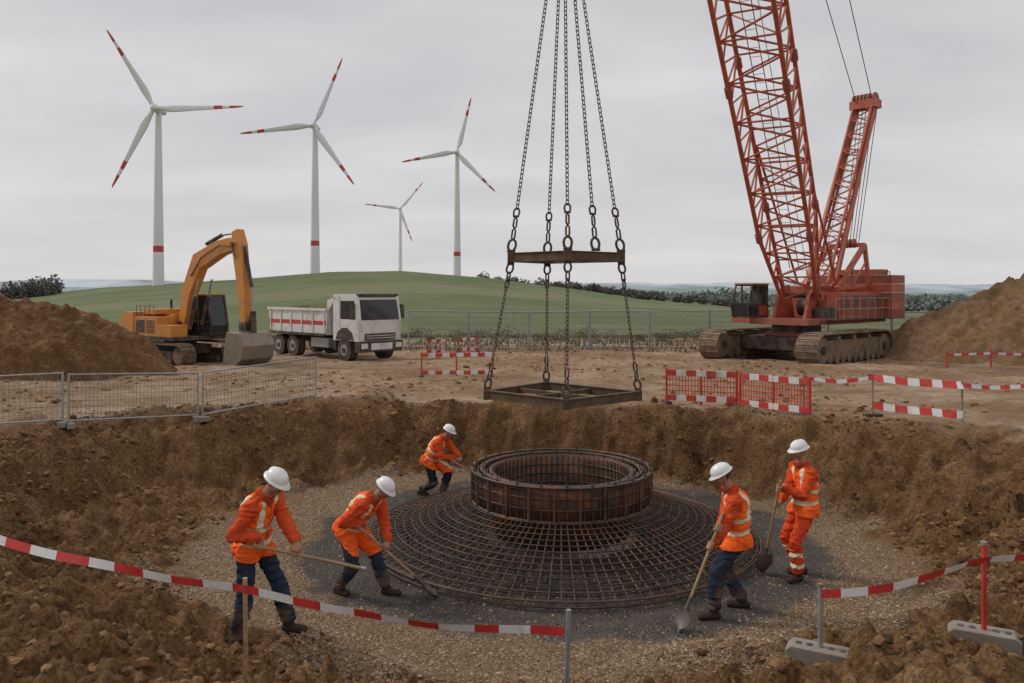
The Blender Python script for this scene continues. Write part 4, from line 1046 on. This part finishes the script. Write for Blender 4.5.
def hills(y,lo,hi,fr,col,seed):  # col has aerial haze painted in, paler and bluer for farther layers
    m,t,bb=nt('haze_tinted_hill_%d'%seed); co=t.nodes.new('ShaderNodeTexCoord').outputs['Object']
    mp=t.nodes.new('ShaderNodeMapping'); mp.inputs['Scale'].default_value=(1,.4,3); t.links.new(co,mp.inputs[0])
    f=noise(t,mp.outputs[0],12./y,4,.6)
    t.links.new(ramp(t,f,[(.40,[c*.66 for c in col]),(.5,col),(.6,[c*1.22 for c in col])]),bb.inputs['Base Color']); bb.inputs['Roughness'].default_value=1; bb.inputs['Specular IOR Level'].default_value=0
    a=np.linspace(-1.1,1.1,420); hh=lo+(hi-lo)*(.5+1.1*fbm(a*fr,a*0+seed,5,seed,.45))
    rows=[]
    for dy,k in ((-.16*y,-.0),(-.10*y,.35),(-.05*y,.75),(0,1),(.1*y,.5)): rows.append(np.stack([a*y,np.full_like(a,y+dy),-30+(hh+30)*k-3*(k==0)],-1))
    v=np.concatenate(rows); N_=len(a); i=np.arange(4)[:,None]*N_; k=np.arange(N_-1)[None]
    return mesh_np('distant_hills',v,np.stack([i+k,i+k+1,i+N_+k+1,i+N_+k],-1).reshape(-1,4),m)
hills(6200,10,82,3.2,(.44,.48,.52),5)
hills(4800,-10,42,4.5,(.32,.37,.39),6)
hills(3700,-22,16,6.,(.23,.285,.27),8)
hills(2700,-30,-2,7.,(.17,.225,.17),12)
# ------------------------------------------------------------------ sky & sun
w=bpy.data.worlds.new('World'); scene.world=w; w.use_nodes=True; t=w.node_tree; bg=t.nodes['Background']; bg.inputs['Strength'].default_value=.1
sky=t.nodes.new('ShaderNodeTexSky'); sky.sky_type='NISHITA'; sky.sun_disc=False; sky.sun_elevation=math.radians(42); sky.sun_rotation=math.radians(-70)
co=t.nodes.new('ShaderNodeTexCoord').outputs['Generated']
sp=t.nodes.new('ShaderNodeSeparateXYZ'); t.links.new(co,sp.inputs[0]); x,y,z=sp.outputs
zz_=mth(t,'ADD',mth(t,'ABSOLUTE',z),.18); cb=t.nodes.new('ShaderNodeCombineXYZ')
t.links.new(mth(t,'DIVIDE',x,zz_),cb.inputs[0]); t.links.new(mth(t,'MULTIPLY',mth(t,'DIVIDE',y,zz_),1.7),cb.inputs[1])
n1=noise(t,cb.outputs[0],.75,5,.45)
cloud=ramp(t,n1,[(.30,(5.3,5.3,5.55)),(.45,(6.1,6.05,6.2)),(.56,(6.8,6.7,6.8)),(.70,(7.7,7.6,7.6))])
hz=ramp(t,z,[(0.,1.),(.26,0.)])
cloud=mix(t,mth(t,'MULTIPLY',hz,.6),cloud,(7.1,6.95,6.95))
c=mix(t,.95,sky.outputs[0],cloud); t.links.new(c,bg.inputs['Color'])
sl=bpy.data.lights.new('sun','SUN'); sl.energy=1.5; sl.angle=math.radians(11); sl.color=(1,.95,.88)
so=bpy.data.objects.new('sun',sl); scene.collection.objects.link(so)
el,az=math.radians(42),math.radians(-70)
dirv=V((math.sin(az)*math.cos(el),math.cos(az)*math.cos(el),math.sin(el))); so.rotation_euler=dirv.to_track_quat('Z','Y').to_euler()
scene.view_settings.view_transform='Standard'; scene.view_settings.look='None'; scene.view_settings.exposure=0
cam=bpy.data.cameras.new('camera'); cam.lens=28.125; cam.sensor_width=36; cam.shift_y=-.0503; cam.clip_end=12000; cam.clip_start=.1
co_=bpy.data.objects.new('camera',cam); scene.collection.objects.link(co_); co_.location=(0,0,3.85); co_.rotation_euler=(math.radians(90),0,0)
scene.camera=co_
